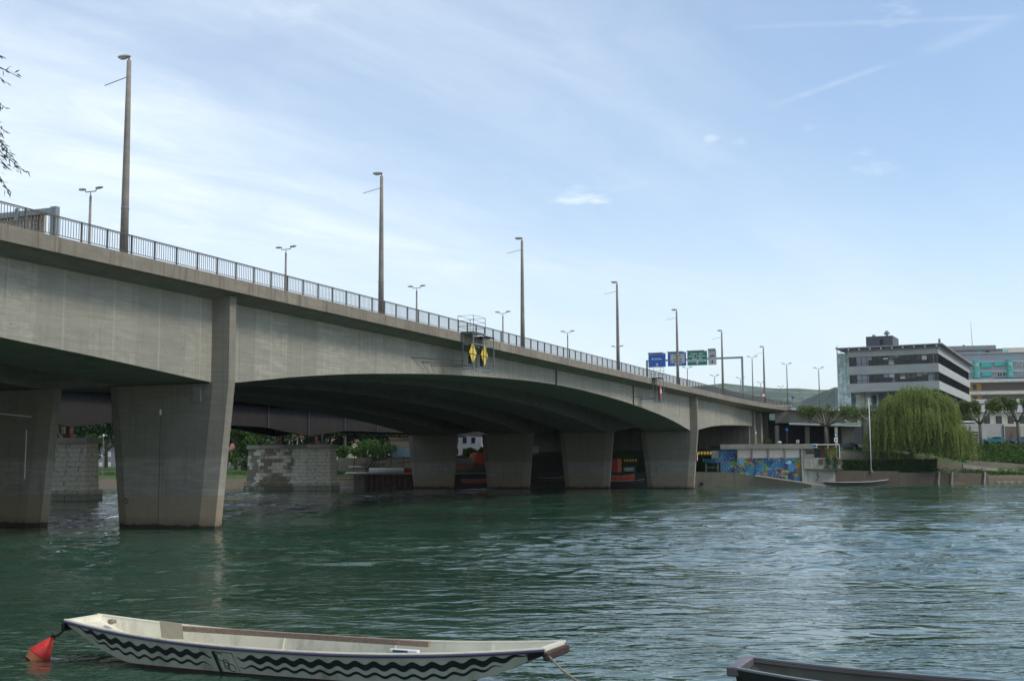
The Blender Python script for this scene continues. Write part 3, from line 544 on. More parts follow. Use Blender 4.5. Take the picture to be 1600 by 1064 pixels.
# ================================================================ FAR BANK: walls, mural house, kiosk
def wallmb(b, p0, p1, zt0, zt1, zb, th=.5):
    "vertical wall between ground points p0, p1 (left to right), tops zt0/zt1, thickness going away from the camera"
    p0 = Vector(p0[:2]); p1 = Vector(p1[:2]); n = Vector((-(p1-p0).y, (p1-p0).x)).normalized()*th
    q = [p0, p1, p1+n, p0+n]; zb0, zb1 = zb if isinstance(zb, tuple) else (zb, zb)
    vs = [(q[0].x, q[0].y, zb0), (q[1].x, q[1].y, zb1), (q[2].x, q[2].y, zb1), (q[3].x, q[3].y, zb0), (q[0].x, q[0].y, zt0), (q[1].x, q[1].y, zt1), (q[2].x, q[2].y, zt1), (q[3].x, q[3].y, zt0)]
    return b.add(vs, [(3,2,1,0),(4,5,6,7),(0,1,5,4),(1,2,6,5),(2,3,7,6),(3,0,4,7)])
def W(px, py, Y): return P(px, py, Y)
def wall(name, x0, y0, Y0, x1, y1, Y1, zb, th, mat, label, cat='wall', group=None, parent=None):
    a, c = W(x0, y0, Y0), W(x1, y1, Y1); b = MB(); wallmb(b, a, c, a.z, c.z, zb, th); o = b.build(name, mat, parent)
    if label: tag(o, label, cat, group)
    return o
# quay wall beside the second bridge pier and the wedge of the slipway
b = MB(); a, c = W(1060, 737, 206.3), W(1140, 738, 206.3); e = W(1268, 757.4, 206.3)
wallmb(b, a, c, a.z, c.z, -1, 1.2); wallmb(b, c, e, c.z, e.z+.05, -1, 1.2); q = b.build('quay_wall', MAT['quay']); tag(q, 'mossy concrete quay wall sloping down to the water below the painted mural', 'quay wall')
b = MB(); a, c = W(1180, 742.5, 206.0), W(1290, 758.5, 206.0); b.bar(a, c, .35, .18); b.build('timber_rail', paint('pale_timber', (.5, .44, .33), .8), q)
b = MB(); b.tube([W(1096, 756, 206.1)+Vector((0, .0, 0)), W(1096, 756, 206.25)], .32, 12); b.build('drain_outlet', MAT['black'], q)
# mural house
mh = empty('mural_house', W(1126, 737, 213.5), 0, 'flat roofed concrete riverside house covered in a blue and orange undersea mural', 'building')
o_ = mh.location
def LP(px, py, Y): return W(px, py, Y)-Vector(o_)
A, Bm = LP(1126, 737, 213.5), LP(1254.5, 754, 213.5)
ztop = LP(1126, 702, 213.5).z; zbnd = LP(1200, 715.5, 213.5).z; wx = Bm.x
b = MB(); b.box(0, wx, .02, 9.5, -2.2, ztop); b.build('wall', MAT['pale'], mh)
b = MB(); b.box(-.05, LP(1268, 700, 213.5).x, -.45, 10, ztop+.004, ztop+.86, .03); b.build('roof_slab', MAT['plain'], mh)
def mural():
    m = Mat('mural_paint'); X = m.xyz(); low = m.rng(X[2], 4.2, 1.2)
    def lay(c, scale, w, a, b_, col, amt=1, dist=.8, k=None):
        n = m.noise(scale, 5, .62, (1, 1, 1.15), dist, w=w); f = m.rng(n, a, b_, 0, amt)
        if k is not None: f = m.M('MULTIPLY', f, k)
        return m.mix(f, c, col)
    n1 = m.noise(.3, 4, .6, (1, 1, 1.2), 1.2); c = m.mix(m.rng(n1, .38, .6), (.0, .03, .16), (.005, .14, .26))
    wv = m.noise(.7, 5, .7, (1, 1, 1), 2.2, w=31); c = m.mix(m.rng(m.M('ABSOLUTE', m.M('SUBTRACT', wv, .5)), .025, .0, 0, .6), c, (.35, .55, .62))
    reef = m.rng(m.M('ADD', m.M('MULTIPLY', low, .5), m.M('MULTIPLY', m.noise(.4, 3, .6, w=9), .9)), .5, .72)
    c = lay(c, .3, 5, .52, .56, (.03, .02, .1), .9, k=reef); c = lay(c, .42, 17, .54, .58, (.09, .22, .05), .9, k=reef); c = lay(c, .6, 23, .57, .61, (.42, .07, .02), .9, k=reef)
    c = lay(c, .8, 37, .6, .64, (.5, .26, .03), .9, k=reef); c = lay(c, .75, 41, .6, .63, (.3, .4, .1), .8, k=reef); c = lay(c, 1.3, 47, .62, .66, (.02, .01, .05), .8, k=reef); c = lay(c, 1.8, 53, .66, .7, (.6, .6, .5), .7)
    n2 = m.noise(1.5, 3, .6, w=61)
    for px_, py_, r, col in ((1196, 741, .34, (.6, .16, .02)), (1245, 743, .38, (.62, .18, .02)), (1158, 721, .75, (.12, .36, .5)), (1236, 730, .8, (.08, .25, .5)), (1232, 723, .5, (.4, .55, .62)), (1247, 727, .5, (.5, .14, .02)), (1172, 718, .5, (.45, .08, .03))):
        q_ = LP(px_, py_, 213.5); d = m.M('SQRT', m.M('ADD', m.M('POWER', m.M('SUBTRACT', X[0], q_.x), 2), m.M('POWER', m.M('SUBTRACT', X[2], q_.z), 2))); d = m.M('ADD', d, m.M('MULTIPLY_ADD', n2, 1.4, -.7)); c = m.mix(m.rng(d, r, r*.6, 0, .85), c, col)
    m.set(c, .75); return m.m
MAT['mural'] = mural()
b = MB(); sl = W(1140, 738, 206.3)
def slz(px): return LP(px, 737 if px < 1135 else 737+(px-1135)*.142, 213.5).z
zs = [(0, slz(1126)), (LP(1140, 715, 213.5).x, slz(1140)), (wx-.25, slz(1254))]
x3 = LP(1152, 715, 213.5).x
b.add([(0, -.03, zs[0][1]), (zs[1][0], -.03, zs[1][1]), (wx-.25, -.03, zs[2][1]), (wx-.25, -.03, zbnd), (x3, -.03, zbnd), (x3, -.03, ztop-.004), (0, -.03, ztop-.004)], [(0, 1, 2, 3, 4, 5, 6)])
b.add([(0, .018, zs[0][1]), (zs[1][0], .018, zs[1][1]), (wx-.25, .018, zs[2][1]), (wx-.25, .018, zbnd), (x3, .018, zbnd), (x3, .018, ztop-.004), (0, .018, ztop-.004)], [(6, 5, 4, 3, 2, 1, 0)])
for i, j in ((0, 1), (1, 2), (2, 3), (3, 4), (4, 5), (5, 6), (6, 0)): b.f.append((i+7, j+7, j, i)); b.m.append(0)
b.build('mural', MAT['mural'], mh)
for x in (1152.5, 1175, 1200.5, 1226.5, 1252.5):
    X = LP(x, 715, 213.5).x; m = MB(); m.box(X-.12, X+.12, -.3, .016, zbnd-.3 if x < 1250 else -2, ztop-.004); m.build('pilaster', MAT['plain'] if x < 1250 else MAT['pale'], mh)
b = MB(); b.box(x3+.13, wx-.5, -.012, .016, zbnd+.03, ztop-.02); b.build('blank_panel', paint('panel_beige', (.62, .55, .46), .8, 0, .15), mh)
b = MB(); z0, z1 = LP(1113, 716, 213).z, LP(1113, 704, 213).z; b.box(LP(1113, 715, 213).x, -.06, .3, .5, z0, z1, .01); b.build('side_panel', paint('panel_grey', (.38, .36, .32), .8), mh)
# kiosk terrace right of the mural
ki = empty('riverside_kiosk', W(1255, 735, 214), 0, 'small riverside kiosk with open counter, brown screens and vines beside the mural', 'kiosk'); k0 = Vector(ki.location)
def KP(px, py, Y=214): return W(px, py, Y)-k0
def kbox(name, x0, x1, yt, yb, d0, d1, mat, bev=0, par=None):
    a, c = KP(x0, yb), KP(x1, yt); b = MB(); b.box(a.x, c.x, d0, d1, a.z, c.z, bev); return b.build(name, mat, par or ki)
kbox('parapet', 1255, 1312, 715, 732.5, -.3, 0, MAT['pale'], .02); kbox('floor', 1255, 1312, 733, 735, .02, 8, MAT['plain']); kbox('roof', 1266, 1311, 693.6, 695.6, -.5, 4, paint('roof_edge', (.6, .52, .4), .7), .02)
kbox('back_wall', 1255.5, 1275, 701.8, 714.8, 1.2, 1.5, MAT['cream']); kbox('service_window', 1262, 1274, 702.5, 709, 1.1, 1.19, MAT['glass']); kbox('dark_door', 1275.5, 1284, 701, 714.8, 1.0, 1.3, paint('dark_green', (.01, .04, .04), .6))
kbox('brown_screen', 1284.5, 1291.5, 696, 714.8, 1.4, 1.5, paint('rust_screen', (.22, .08, .03), .7)); kbox('ochre_screen', 1299, 1310, 697, 714.8, 2.4, 2.5, paint('ochre_screen', (.3, .2, .07), .8))
sg = kbox('sign_box', 1265.5, 1275, 693.6, 699.5, -.75, -.5, MAT['white'], .02); a, c = KP(1267, 698.6), KP(1274, 694.6); b = MB(); b.box(a.x, c.x, -.775, -.755, a.z, c.z); b.build('sign_face', paint('sign_petrol', (.02, .12, .22), .5), sg)
for x in (1293, 1306, 1311): kbox('post', x, x+.7, 695.8, 715, -.2, -.1, MAT['slab'])
for x in (1279, 1291.5, 1306):
    a, c = KP(x, 733), KP(x+6, 716); b = MB()
    for t in (.0, .35, .7): b.box(a.x, c.x, -.5, -.31, c.z-.3-t, c.z-.12-t)
    b.build('bench_rack', MAT['rust'], ki)
b = MB(); a, c = KP(1255, 754.5), KP(1256.5, 733.2); b.box(a.x-.1, c.x, -.2, 0, a.z, c.z); b.build('end_post', MAT['pale'], ki)
wl = wall('embankment_wall', 1256, 735.2, 214, 1305, 735.2, 215, -1, 1, MAT['pale'], 'pale lower concrete wall with painted squiggle under the kiosk', 'wall')
b = MB(); sq = [(1278.5, 737), (1277, 739), (1276.5, 741), (1279, 743), (1280, 745), (1278, 747), (1276.5, 749), (1277.5, 751)]; b.tube([W(x, y, 214.3) for x, y in sq], .055, 5); b.build('painted_squiggle', MAT['black'], wl)
wall('embankment_wall', 1305.2, 735, 215, 1405, 736, 218, -1, 1.0, MAT['quaydark'], 'dark brown stained embankment wall below the clipped hedge', 'wall')
wall('embankment_wall', 1405.3, 738, 218.2, 1466, 738.3, 222, -1, .8, MAT['quaydark'], 'low brown embankment wall below the willow trunk', 'wall')
w3 = wall('embankment_wall', 1466.3, 739, 222, 1545, 739.3, 229.5, -1, .8, MAT['quaydark'], 'low sloping stone revetment wall right of the willow trunk', 'wall')
for x, Y in ((1466.5, 221.7), (1487, 223.6), (1538, 228.6)): a = W(x, 738, Y); m = MB(); m.bar((a.x-.3, a.y-.5, -.2), (a.x+.1, a.y-.1, a.z+.1), .35, .3); m.build('buttress', MAT['pale'], w3)
wall('retaining_wall', 1312, 703.5, 222, 1400, 711.5, 225, 1.8, .6, MAT['quay'], 'grey retaining wall above the hedge, parked cars behind it', 'wall')
wall('retaining_wall', 1400.3, 711.7, 225, 1500, 724, 229, 1.5, .5, MAT['quay'], 'sloping retaining wall running behind the willow branches', 'wall')
wall('retaining_wall', 1490, 717, 236, 1640, 728, 247, 2, .6, MAT['quay'], 'long sloping grey wall below the shrub bank at the right edge', 'wall')
b = MB(); a, c = W(1480, 722.5, 230), W(1650, 741, 243); wallmb(b, a, c, a.z, c.z, 1.0, 3.5); tag(b.build('ramp_path', MAT['quay']), kind='structure')
wall('ramp_kerb', 1505, 725.6, 229.5, 1650, 741.6, 242.6, (2.8, 1.2), .3, MAT['plain'], 'pale kerb along the ramp down to the water', 'kerb')
# river edge stones at the right
for k in range(26):
    x = 1548+k*3.6+random.uniform(-1, 1); q = shore_pt(x, random.uniform(-.3, .5), 0); s = random.uniform(.2, .42); b = MB(); b.ball((0, 0, 0), s*1.4, s, s*.7, 7, 4)
    b.v = [tuple(c*random.uniform(.82, 1.15) for c in v) for v in b.v]; o = b.build('shore_stone', MAT['plain'] if k % 3 == 0 else MAT['quay'], loc=(q.x, q.y, .05), rz=random.uniform(0, 3)); tag(o, 'rounded grey stone at the waterline on the right bank', 'stone', 'stones at the waterline')
# ---------------------------------------------------------------- ramp bridge with the two pale slab edges
rp = empty('ramp_bridge', (0, 0, 0), 0, 'two level concrete ramp with pale slab edges and railings between bridge and office', 'ramp')
def deckslab(name, x0, y0, Y0, x1, y1, Y1, th, dep, mat):
    a, c = W(x0, y0, Y0), W(x1, y1, Y1); b = MB(); wallmb(b, a, c, a.z, c.z, (a.z-th, c.z-th), dep); return b.build(name, mat, rp), a, c
for (y0, y1, x0, x1, dy) in ((637.4, 640.3, 1236, 1382, 25), (660.2, 663.5, 1233, 1345, 20)):
    o, a, c = deckslab('slab', x0, y0, 250, x1, y1, 247, .38, 9, MAT['slab']); b = MB(); n = int((c-a).length/1.6)
    for i in range(n+1):
        p = a+(c-a)*(i/n); b.box(p.x-.03, p.x+.03, p.y+.1, p.y+.16, p.z-.02, p.z+1.1)
    for h in (.15, .4, .65, .9, 1.1): b.bar(a+Vector((0, .13, h)), c+Vector((0, .13, h)), .05 if h > 1 else .03)
    b.build('railing', MAT['steelgrey'], rp)
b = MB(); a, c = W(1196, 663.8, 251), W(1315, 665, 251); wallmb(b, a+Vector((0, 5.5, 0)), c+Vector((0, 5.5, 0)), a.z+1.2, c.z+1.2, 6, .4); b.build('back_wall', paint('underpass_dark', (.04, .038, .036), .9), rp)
b = MB(); a, c = W(1216, 641.5, 250), W(1345, 643.5, 250); wallmb(b, a+Vector((0, 3, 0)), c+Vector((0, 3, 0)), a.z, c.z, W(1236, 660, 250).z, .3); b.build('parapet_wall', MAT['plain'], rp)
for x0, x1 in ((1211, 1217), (1258, 1264.5), (1290, 1295)):
    a, c = W(x0, 664.5, 251), W(x1, 664.5, 251); b = MB(); b.box(a.x, c.x, a.y, a.y+1, 5.5, a.z); b.build('column', MAT['abut'], rp)
a, c, d, e = W(1314.5, 665.5, 250), W(1335.5, 666, 250), W(1333.8, 700, 250), W(1316, 698, 250)
b = MB(); b.rings([[(e.x, a.y, 6), (d.x, a.y, 6), (d.x, a.y+3, 6), (e.x, a.y+3, 6)], [(a.x, a.y, a.z), (c.x, a.y, c.z), (c.x, a.y+3, c.z), (a.x, a.y+3, a.z)]]); b.build('wall_pier', MAT['abut'], rp)
b = MB(); cc = W(1325.5, 651, 246.6); b.tube([(cc.x+1.05*math.cos(t*PI/8), cc.y, cc.z+1.05*math.sin(t*PI/8)) for t in range(17)], .1, 6); b.build('round_frame', MAT['steelgrey'], rp)
# ================================================================ OFFICE BUILDING on stilts
def local_frame(o, pt): return o.matrix_world.inverted() @ pt
nearc = Vector((87.1, 245, 0)); farc = Vector((114.35, 300, 0)); ang = math.atan2(farc.y-nearc.y, farc.x-nearc.x)       # local x runs away along the long side, local y to the left along the front
of = empty('office_building', nearc, ang, 'grey horizontally banded office block raised on columns with dark ribbon windows', 'building')
LX, LY = 61.0, 18.2
zt0 = 27.2; story = 3.78
def cladding():
    m = Mat('office_cladding'); z = m.xyz()[2]; f = m.M('FRACT', m.M('MULTIPLY', z, 5)); n = m.noise(.3, 4, .5, (1, 1, 3)); c = m.mix(m.rng(n, .3, .7), (.44, .44, .4), (.37, .37, .34)); c = m.mix(m.rng(m.M('ABSOLUTE', m.M('SUBTRACT', f, .5)), .36, .5, 0, .5), c, (.12, .12, .11)); m.set(c, .55); return m.m
MAT['clad'] = cladding()
bands = [(26.1, 27.2), (22.35, 24.15), (18.75, 20.55), (15.1, 16.9)]
for i, (z0, z1) in enumerate(bands):
    b = MB(); b.box(0 if i < 3 else 6, LX, 0, LY if i < 3 else 9, z0, z1, .03); b.build('panel_band', MAT['clad'], of)
for i, (z0, z1) in enumerate([(24.154, 26.096), (20.554, 22.346), (16.904, 18.746)]):
    x0 = .25 if i < 2 else 6.3; y1 = LY-.25 if i < 2 else 8.8; b = MB(); b.box(x0, LX-.25, .25, y1, z0, z1); g = b.build('ribbon_window', MAT['glass'], of)
    m = MB()
    for y in np.arange(1.1, y1, 1.1): m.box(x0-.08, x0, y-.03, y+.03, z0, z1)
    for x in np.arange(1.3 if i < 2 else 7, LX, 1.3): m.box(x-.035, x+.035, .17, .25, z0, z1)
    m.box(x0-.09, x0, .3, y1, z0+.55, z0+.62); m.box(x0-.1, x0-.004, .17, y1, z0+.002, z0+.06); m.box(x0, LX, .16, .245, z0+.002, z0+.06); m.build('mullions', MAT['black'], g)
    if i < 2:
        for y0_, y1_ in ((.9, 1.15), (8.7, 9.2), (14.0, 16.4)): m = MB(); m.box(x0-.03, x0+.3, y0_, y1_, z0+.02, z1-.02); m.build('blind', MAT['greywall'] if y1_ > 10 else paint('blind', (.25, .27, .24), .7), g)
for i in range(22):
    z0, z1 = ((24.154, 26.096), (20.554, 22.346))[i % 2]; y = 1.1*random.randint(1, 14)+.06; hh = random.choice((.35, .7, 1.1, 1.75)); m = MB(); m.box(.205, .245, y, y+1.0, z1-.02-hh, z1-.02); m.build('roller_blind', [MAT['greywall'], MAT['offwhite'], MAT['brown']][i % 3], of)
b = MB(); b.box(-1.5, LX+1, -1.1, LY+2.2, 27.85, 28.1, .03); b.box(-.2, LX, -.1, LY, 27.205, 27.845); rf = b.build('roof', MAT['greywall'], of)
for y in np.arange(0, LY+1.5, 2.2): b = MB(); b.box(-1.3, -.25, y, y+.25, 27.45, 27.84); b.build('roof_bracket', MAT['slab'], of)
b = MB(); b.box(3, 11, 9.3, 14.8, 28.105, 30.6, .04); ph = b.build('roof_plant_room', paint('plant_room', (.085, .09, .1), .6), of); b = MB(); b.box(2.93, 2.996, 11.3, 11.9, 28.7, 29.9); b.build('door', MAT['black'], ph)
b = MB(); b.tube([(4, 10.6, 30.6), (4, 10.6, 31.0)], .25, 12); b.tube([(4, 10.6, 31.0), (4, 10.6, 31.35)], .62, 14); b.tube([(4, 10.6, 31.4), (4, 10.6, 31.7)], .35, 12); b.build('vent', MAT['steelgrey'], ph, smooth=False)
b = MB(); b.tube([(4, 13.3, 30.6), (4, 13.3, 31.0)], .35, 10); b.build('vent', MAT['steelgrey'], ph)
b = MB(); b.box(1, 1.5, -.4, 0, 28.105, 29.2); b.build('roof_pipe', MAT['steelgrey'], of)
for x, y in ((3, LY-2.4), (3, LY-11), (16, LY-2.4), (16, LY-11), (30, LY-2.4), (30, 2)): b = MB(); b.tube([(x, y, 5), (x, y, 18.72)], .55, 14); b.build('column', MAT['pale'], of, smooth=True)
b = MB(); b.box(12, LX, .5, LY-4, 12.2, 18.72); g = b.build('recessed_storey', MAT['glassatrium'], of); m = MB()
for y in np.arange(1, LY-4, 1.8): m.box(11.9, 11.99, y-.05, y+.05, 12.2, 18.72)
m.box(11.9, 11.99, .5, LY-4, 15.3, 15.45); m.build('mullions', MAT['steelgrey'], g)
for y0_, k in ((LY-8.5, 1), (LY-12.5, -1)): m = MB(); m.bar((9, y0_, 12), (9, y0_+1.6*k, 18.7), .4); m.build('raking_strut', MAT['steel'], of)
b = MB(); b.box(10, LX, 0, LY+4, 12.0, 12.19); b.build('terrace_floor', MAT['slab'], of)
b = MB(); b.box(8.5, 12, -1, LY+2.2, 5, 11.99); b.build('base_wall', concrete('block_wall', (.42, .41, .38), 1.6, 0, .3, axis=1), of)
b = MB()
for y in np.arange(-1, LY+2, 1.2): b.box(8.35, 8.42, y, y+.05, 12, 13.1)
for z in (12.3, 12.7, 13.1): b.box(8.35, 8.42, -1, LY+2, z, z+.05)
b.build('terrace_railing', MAT['steelgrey'], of)
# glass stair tower at its left
tw_ = empty('glass_stair_tower', W(1311, 640, 258), ang, 'pale glass stair tower with fine grid frame at the left end of the office', 'building'); t0 = Vector(tw_.location); hT = W(1311, 541, 258).z-t0.z
b = MB(); ins = Matrix.Rotation(-ang, 3, 'Z'); e = ins @ (W(1329, 640, 256)-t0); y0_, y1_ = min(e.y, 0), 0
b.rings([[(0, 0, z), (.0, y0_, z), (5.5, y0_, z), (5.5, 0, z)] for z in (-1, hT-1.6)]); g = b.build('glazing', MAT['glassatrium'], tw_)
m = MB()
for z in np.arange(0, hT-1, 1.75): m.box(-.1, -.02, y0_, 0, z, z+.09)
for y in np.linspace(y0_, 0, 4): m.box(-.12, -.02, y-.05, y+.05, -1, hT-1+(y-y0_)/max(.01, -y0_)*0)
m.box(-.14, .1, -.12, .1, -1, hT); m.build('grid_frame', MAT['slab'], g)
# ================================================================ HOSPITAL BLOCKS behind
def block(name, label, x0, x1, ytL, ytR, ybL, YL, YR, depth, mat, cat='building'):
    a, c = W(x0, ytL, YL), W(x1, ytR, YR); zb = W(x0, ybL, YL).z if ybL else 6; e = empty(name, (a.x, a.y, 0), math.atan2(c.y-a.y, c.x-a.x), label, cat); L = math.hypot(c.x-a.x, c.y-a.y)
    return e, L, (a.z+c.z)/2, zb
hb, L, zt_, zb_ = block('hospital_building', 'long light grey hospital block with turquoise bay windows behind the office', 1478, 1690, 543, 538, None, 405, 396, 20, None)
ph_ = FPX/400; hz = lambda y: P(1550, y, 400).z
b = MB(); b.box(0, L, 0, 18, 6, hz(551), 0); b.build('wall', paint('hospital_wall', (.4, .4, .43), .8, 0, .1), hb)
b = MB(); b.box(-.3, L, -.6, 18, hz(551)+.004, hz(550)); b.build('cornice', MAT['slab'], hb)
b = MB(); b.box(0, L*.42, 2, 16, hz(550)+.004, hz(544.6)); b.build('top_storey', paint('top_storey', (.27, .27, .28), .8), hb); b = MB(); b.box(-.5, L*.42, 1, 17, hz(544.6)+.004, hz(543.6)); b.build('top_roof', MAT['steelgrey'], hb)
b = MB(); b.box(L*.43, L, 2, 16, hz(550)+.004, hz(542.5)); b.build('top_storey', MAT['cream'], hb)
xb = lambda px: (W(px, 540, 401).x-hb.location.x)
b = MB(); b.box(xb(1490), xb(1563), 5, 15, hz(543.5), hz(536.3), .05); pr = b.build('plant_room', MAT['greywall'], hb); b = MB(); b.tube([(xb(1530), 8, hz(537)), (xb(1529), 8, hz(496))], [.12, .05], 6); b.build('antenna', MAT['steelgrey'], pr)
b = MB(); b.box(xb(1514), xb(1517), 5.5, 7, hz(536.3), hz(534.8)); b.build('chimney', MAT['steel'], pr)
for (yt, yb) in ((564, 578), (579, 593)): b = MB(); b.box(0, L, -.35, -.004, hz(yt+1.4), hz(yt)); b.build('string_course', MAT['slab'], hb)
for row, (yt, yb) in enumerate(((566.5, 573), (581.5, 587))):
    for px in (1506, 1514, 1558, 1566, 1588, 1596, 1610, 1622) if row == 0 else (1512, 1559, 1567, 1588, 1596, 1610, 1622):
        b = MB(); b.box(xb(px), xb(px+7), -.08, -.004, hz(yb), hz(yt)); w_ = b.build('window', MAT['glass'] if px % 2 else paint('curtain', (.35, .35, .33), .7), hb); m = MB()
        for q in (0, 3.4, 6.6): m.box(xb(px+q), xb(px+q+.5), -.16, -.084, hz(yb), hz(yt))
        m.box(xb(px), xb(px+7.1), -.17, -.162, hz(yt+.6), hz(yt))
        m.build('frame', MAT['white'], w_)
    for px in (1536, 1555) if row == 0 else (1536,):
        b = MB(); b.box(xb(px), xb(px+14.5), -.5, -.004, hz(yb-(2 if px > 1550 else 0)), hz(yt-2)); b.build('awning', MAT['teal'], hb)
for px in (1523, 1572):
    b = MB(); x0_, x1_ = xb(px), xb(px+10.5); b.prism([(x0_, -.01), (x0_+.5, -1.6), (x1_-.5, -1.6), (x1_, -.01)], hz(590), hz(562)); bay = b.build('bay', paint('bay_turquoise', (.12, .5, .42), .5), hb)
    for (yt, yb) in ((566.5, 573.5), (581.5, 587)):
        m = MB(); m.box(x0_+.7, x0_+1.0, -1.66, -1.605, hz(yb), hz(yt)); m.box(x0_+1.2, x1_-.6, -1.66, -1.605, hz(yb), hz(yt)); m.build('bay_window', MAT['glassatrium'], bay)
for px in (1488, 1533, 1545, 1573): b = MB(); b.box(xb(px), xb(px+5), 1.9, 1.996, hz(550), hz(546)); b.build('top_window', MAT['teal'] if px != 1545 else MAT['glass'], hb)
oc, L, zt_, zb_ = block('ochre_building', 'low ochre clad block with white roof bands in front of the hospital', 1500, 1690, 592, 589, None, 352, 345, 20, None)
hz = lambda y: P(1550, y, 349).z; xo = lambda px: (W(px, 540, 349).x-oc.location.x)
b = MB(); b.box(0, L, 0, 16, 6, hz(596), 0); b.build('wall', MAT['ochre'], oc)
for y0_, y1_, d in ((592, 597, .6), (611, 616, .5), (623.5, 630, .5)): b = MB(); b.box(-.2, L, -d, 16.4, hz(y1_), hz(y0_)+.004, .03); b.build('white_band', MAT['slab'], oc)
for yt, yb in ((598.5, 609), (617.5, 623)):
    b = MB(); b.box(xo(1535), L-1, -.1, -.004, hz(yb), hz(yt)); b.build('brown_screen', MAT['brown'], oc)
    b = MB(); b.box(xo(1522), xo(1527.5), -.1, -.004, hz(yb-1), hz(yt+1)); b.build('window', MAT['glass'], oc)
b = MB(); b.box(xo(1562), L, -.1, -.004, hz(610.5), hz(609.3)); b.box(xo(1562), L, -.1, 0, hz(598), hz(597.2)); b.build('ochre_strip', MAT['ochre'], oc)
b = MB(); b.box(L*.3, L, 2, 15, hz(591.5), hz(589.3)); b.build('roof_edge', MAT['steel'], oc)
# garden wall, gate, white houses behind the plane trees
gw = empty('garden_wall', (0, 0, 0), 0, 'pale block garden wall with brown gate behind the blue parked cars', 'wall')
def seg(name, x0, x1, yt, Y0, Y1, mat, th=.4, zb=7): a, c = W(x0, yt, Y0), W(x1, yt, Y1); b = MB(); wallmb(b, a, c, a.z, c.z, zb, th); return b.build(name, mat, gw)
seg('wall_panel', 1470, 1568.5, 662, 262, 266, concrete('garden_blocks', (.4, .4, .37), 2.2, .0, .2)); seg('gate', 1569, 1591, 666, 266, 267, MAT['brown'], .2); seg('wall_panel', 1594, 1700, 665, 267, 272, MAT['pale'])
for x in (1568.2, 1592): seg('gate_post', x, x+1.6, 663.5, 265.6, 265.7, MAT['steelgrey'])
b = MB(); a, c = W(1466, 657.4, 261.8), W(1532, 657.6, 264.5); wallmb(b, a, c, a.z, c.z, (a.z-.3, c.z-.3), 1); b.build('coping', MAT['slab'], gw)
lg = empty('louvre_unit', W(1523, 688, 261), 0, 'dark louvred box set at the left of the garden wall', 'vent box'); b = MB(); b.box(-.9, .9, 0, .5, 0, 1.9); b.build('box', MAT['black'], lg)
for k in range(3): b = MB(); b.box(-.9, .9, -.12, -.004, .15+k*.6, .35+k*.6); b.build('slat', MAT['slab'], lg)
wh = empty('white_house', W(1575, 665, 290), .1, 'white low building with pitched grey roof behind the garden wall', 'building'); b = MB(); b.box(-8, 18, 0, 8, -3, 3.2); b.build('wall', MAT['cream'], wh)
b = MB(); b.rings([[(x, -.6, 3.2), (x, 4, 5.2), (x, 8.6, 3.2)] for x in (-8.5, 18.5)]); b.build('roof', MAT['greywall'], wh)
for x in (-6, -3, 0, 3, 6): b = MB(); b.box(x, x+1.5, -.06, -.004, .5, 2.4); b.build('window', MAT['glass'], wh)
# low white building behind the willow / office foot
# ================================================================ TREES AND PLANTS
def leaf_quads(C, S, rng, hang=0, asp=.5):
    "C centres (n,3), S size (n,) -> verts, faces of one small leaf quad each"
    n = len(C); a = rng.normal(size=(n, 3)); 
    if hang: a = a*(1-hang); a[:, 2] -= hang*2.2
    a /= np.linalg.norm(a, axis=1)[:, None]+1e-9; c = rng.normal(size=(n, 3)); c -= (c*a).sum(1)[:, None]*a; c /= np.linalg.norm(c, axis=1)[:, None]+1e-9
    a = a*S[:, None]*.5; c = c*S[:, None]*.5*asp
    v = np.stack([C-a, C+c, C+a, C-c], 1).reshape(-1, 3); f = np.arange(4*n).reshape(n, 4); return v, f
def blobs(rng, centers, radii, n, flat=1.0, shell=.5):
    w = np.array([r**2 for r in radii]); k = rng.choice(len(centers), n, p=w/w.sum()); d = rng.normal(size=(n, 3)); d /= np.linalg.norm(d, axis=1)[:, None]
    r = rng.random(n)**(1/3)*(1-shell)+shell*rng.random(n)**.25; p = np.array(centers)[k]+d*(np.array(radii)[k]*r)[:, None]*np.array([1, 1, flat]); return p
LEAF = dict(dark=leafmat('foliage_dark', (.022, .045, .014), (.035, .065, .018), (.012, .028, .01)), mid=leafmat('foliage_mid', (.075, .14, .03), (.045, .095, .02), (.02, .045, .012)), bright=leafmat('foliage_bright', (.09, .17, .03), (.06, .13, .02), (.03, .07, .015)),
            willow=leafmat('foliage_willow', (.29, .34, .09), (.2, .25, .065), (.09, .12, .03), .35, .45), plane=leafmat('foliage_plane', (.14, .2, .045), (.09, .14, .03), (.14, .11, .04), .8), hedge=leafmat('foliage_hedge', (.04, .085, .015), (.03, .065, .012), (.015, .035, .008)), near=leafmat('foliage_near', (.09, .12, .06), (.07, .09, .045), (.05, .07, .035), .35, .5))
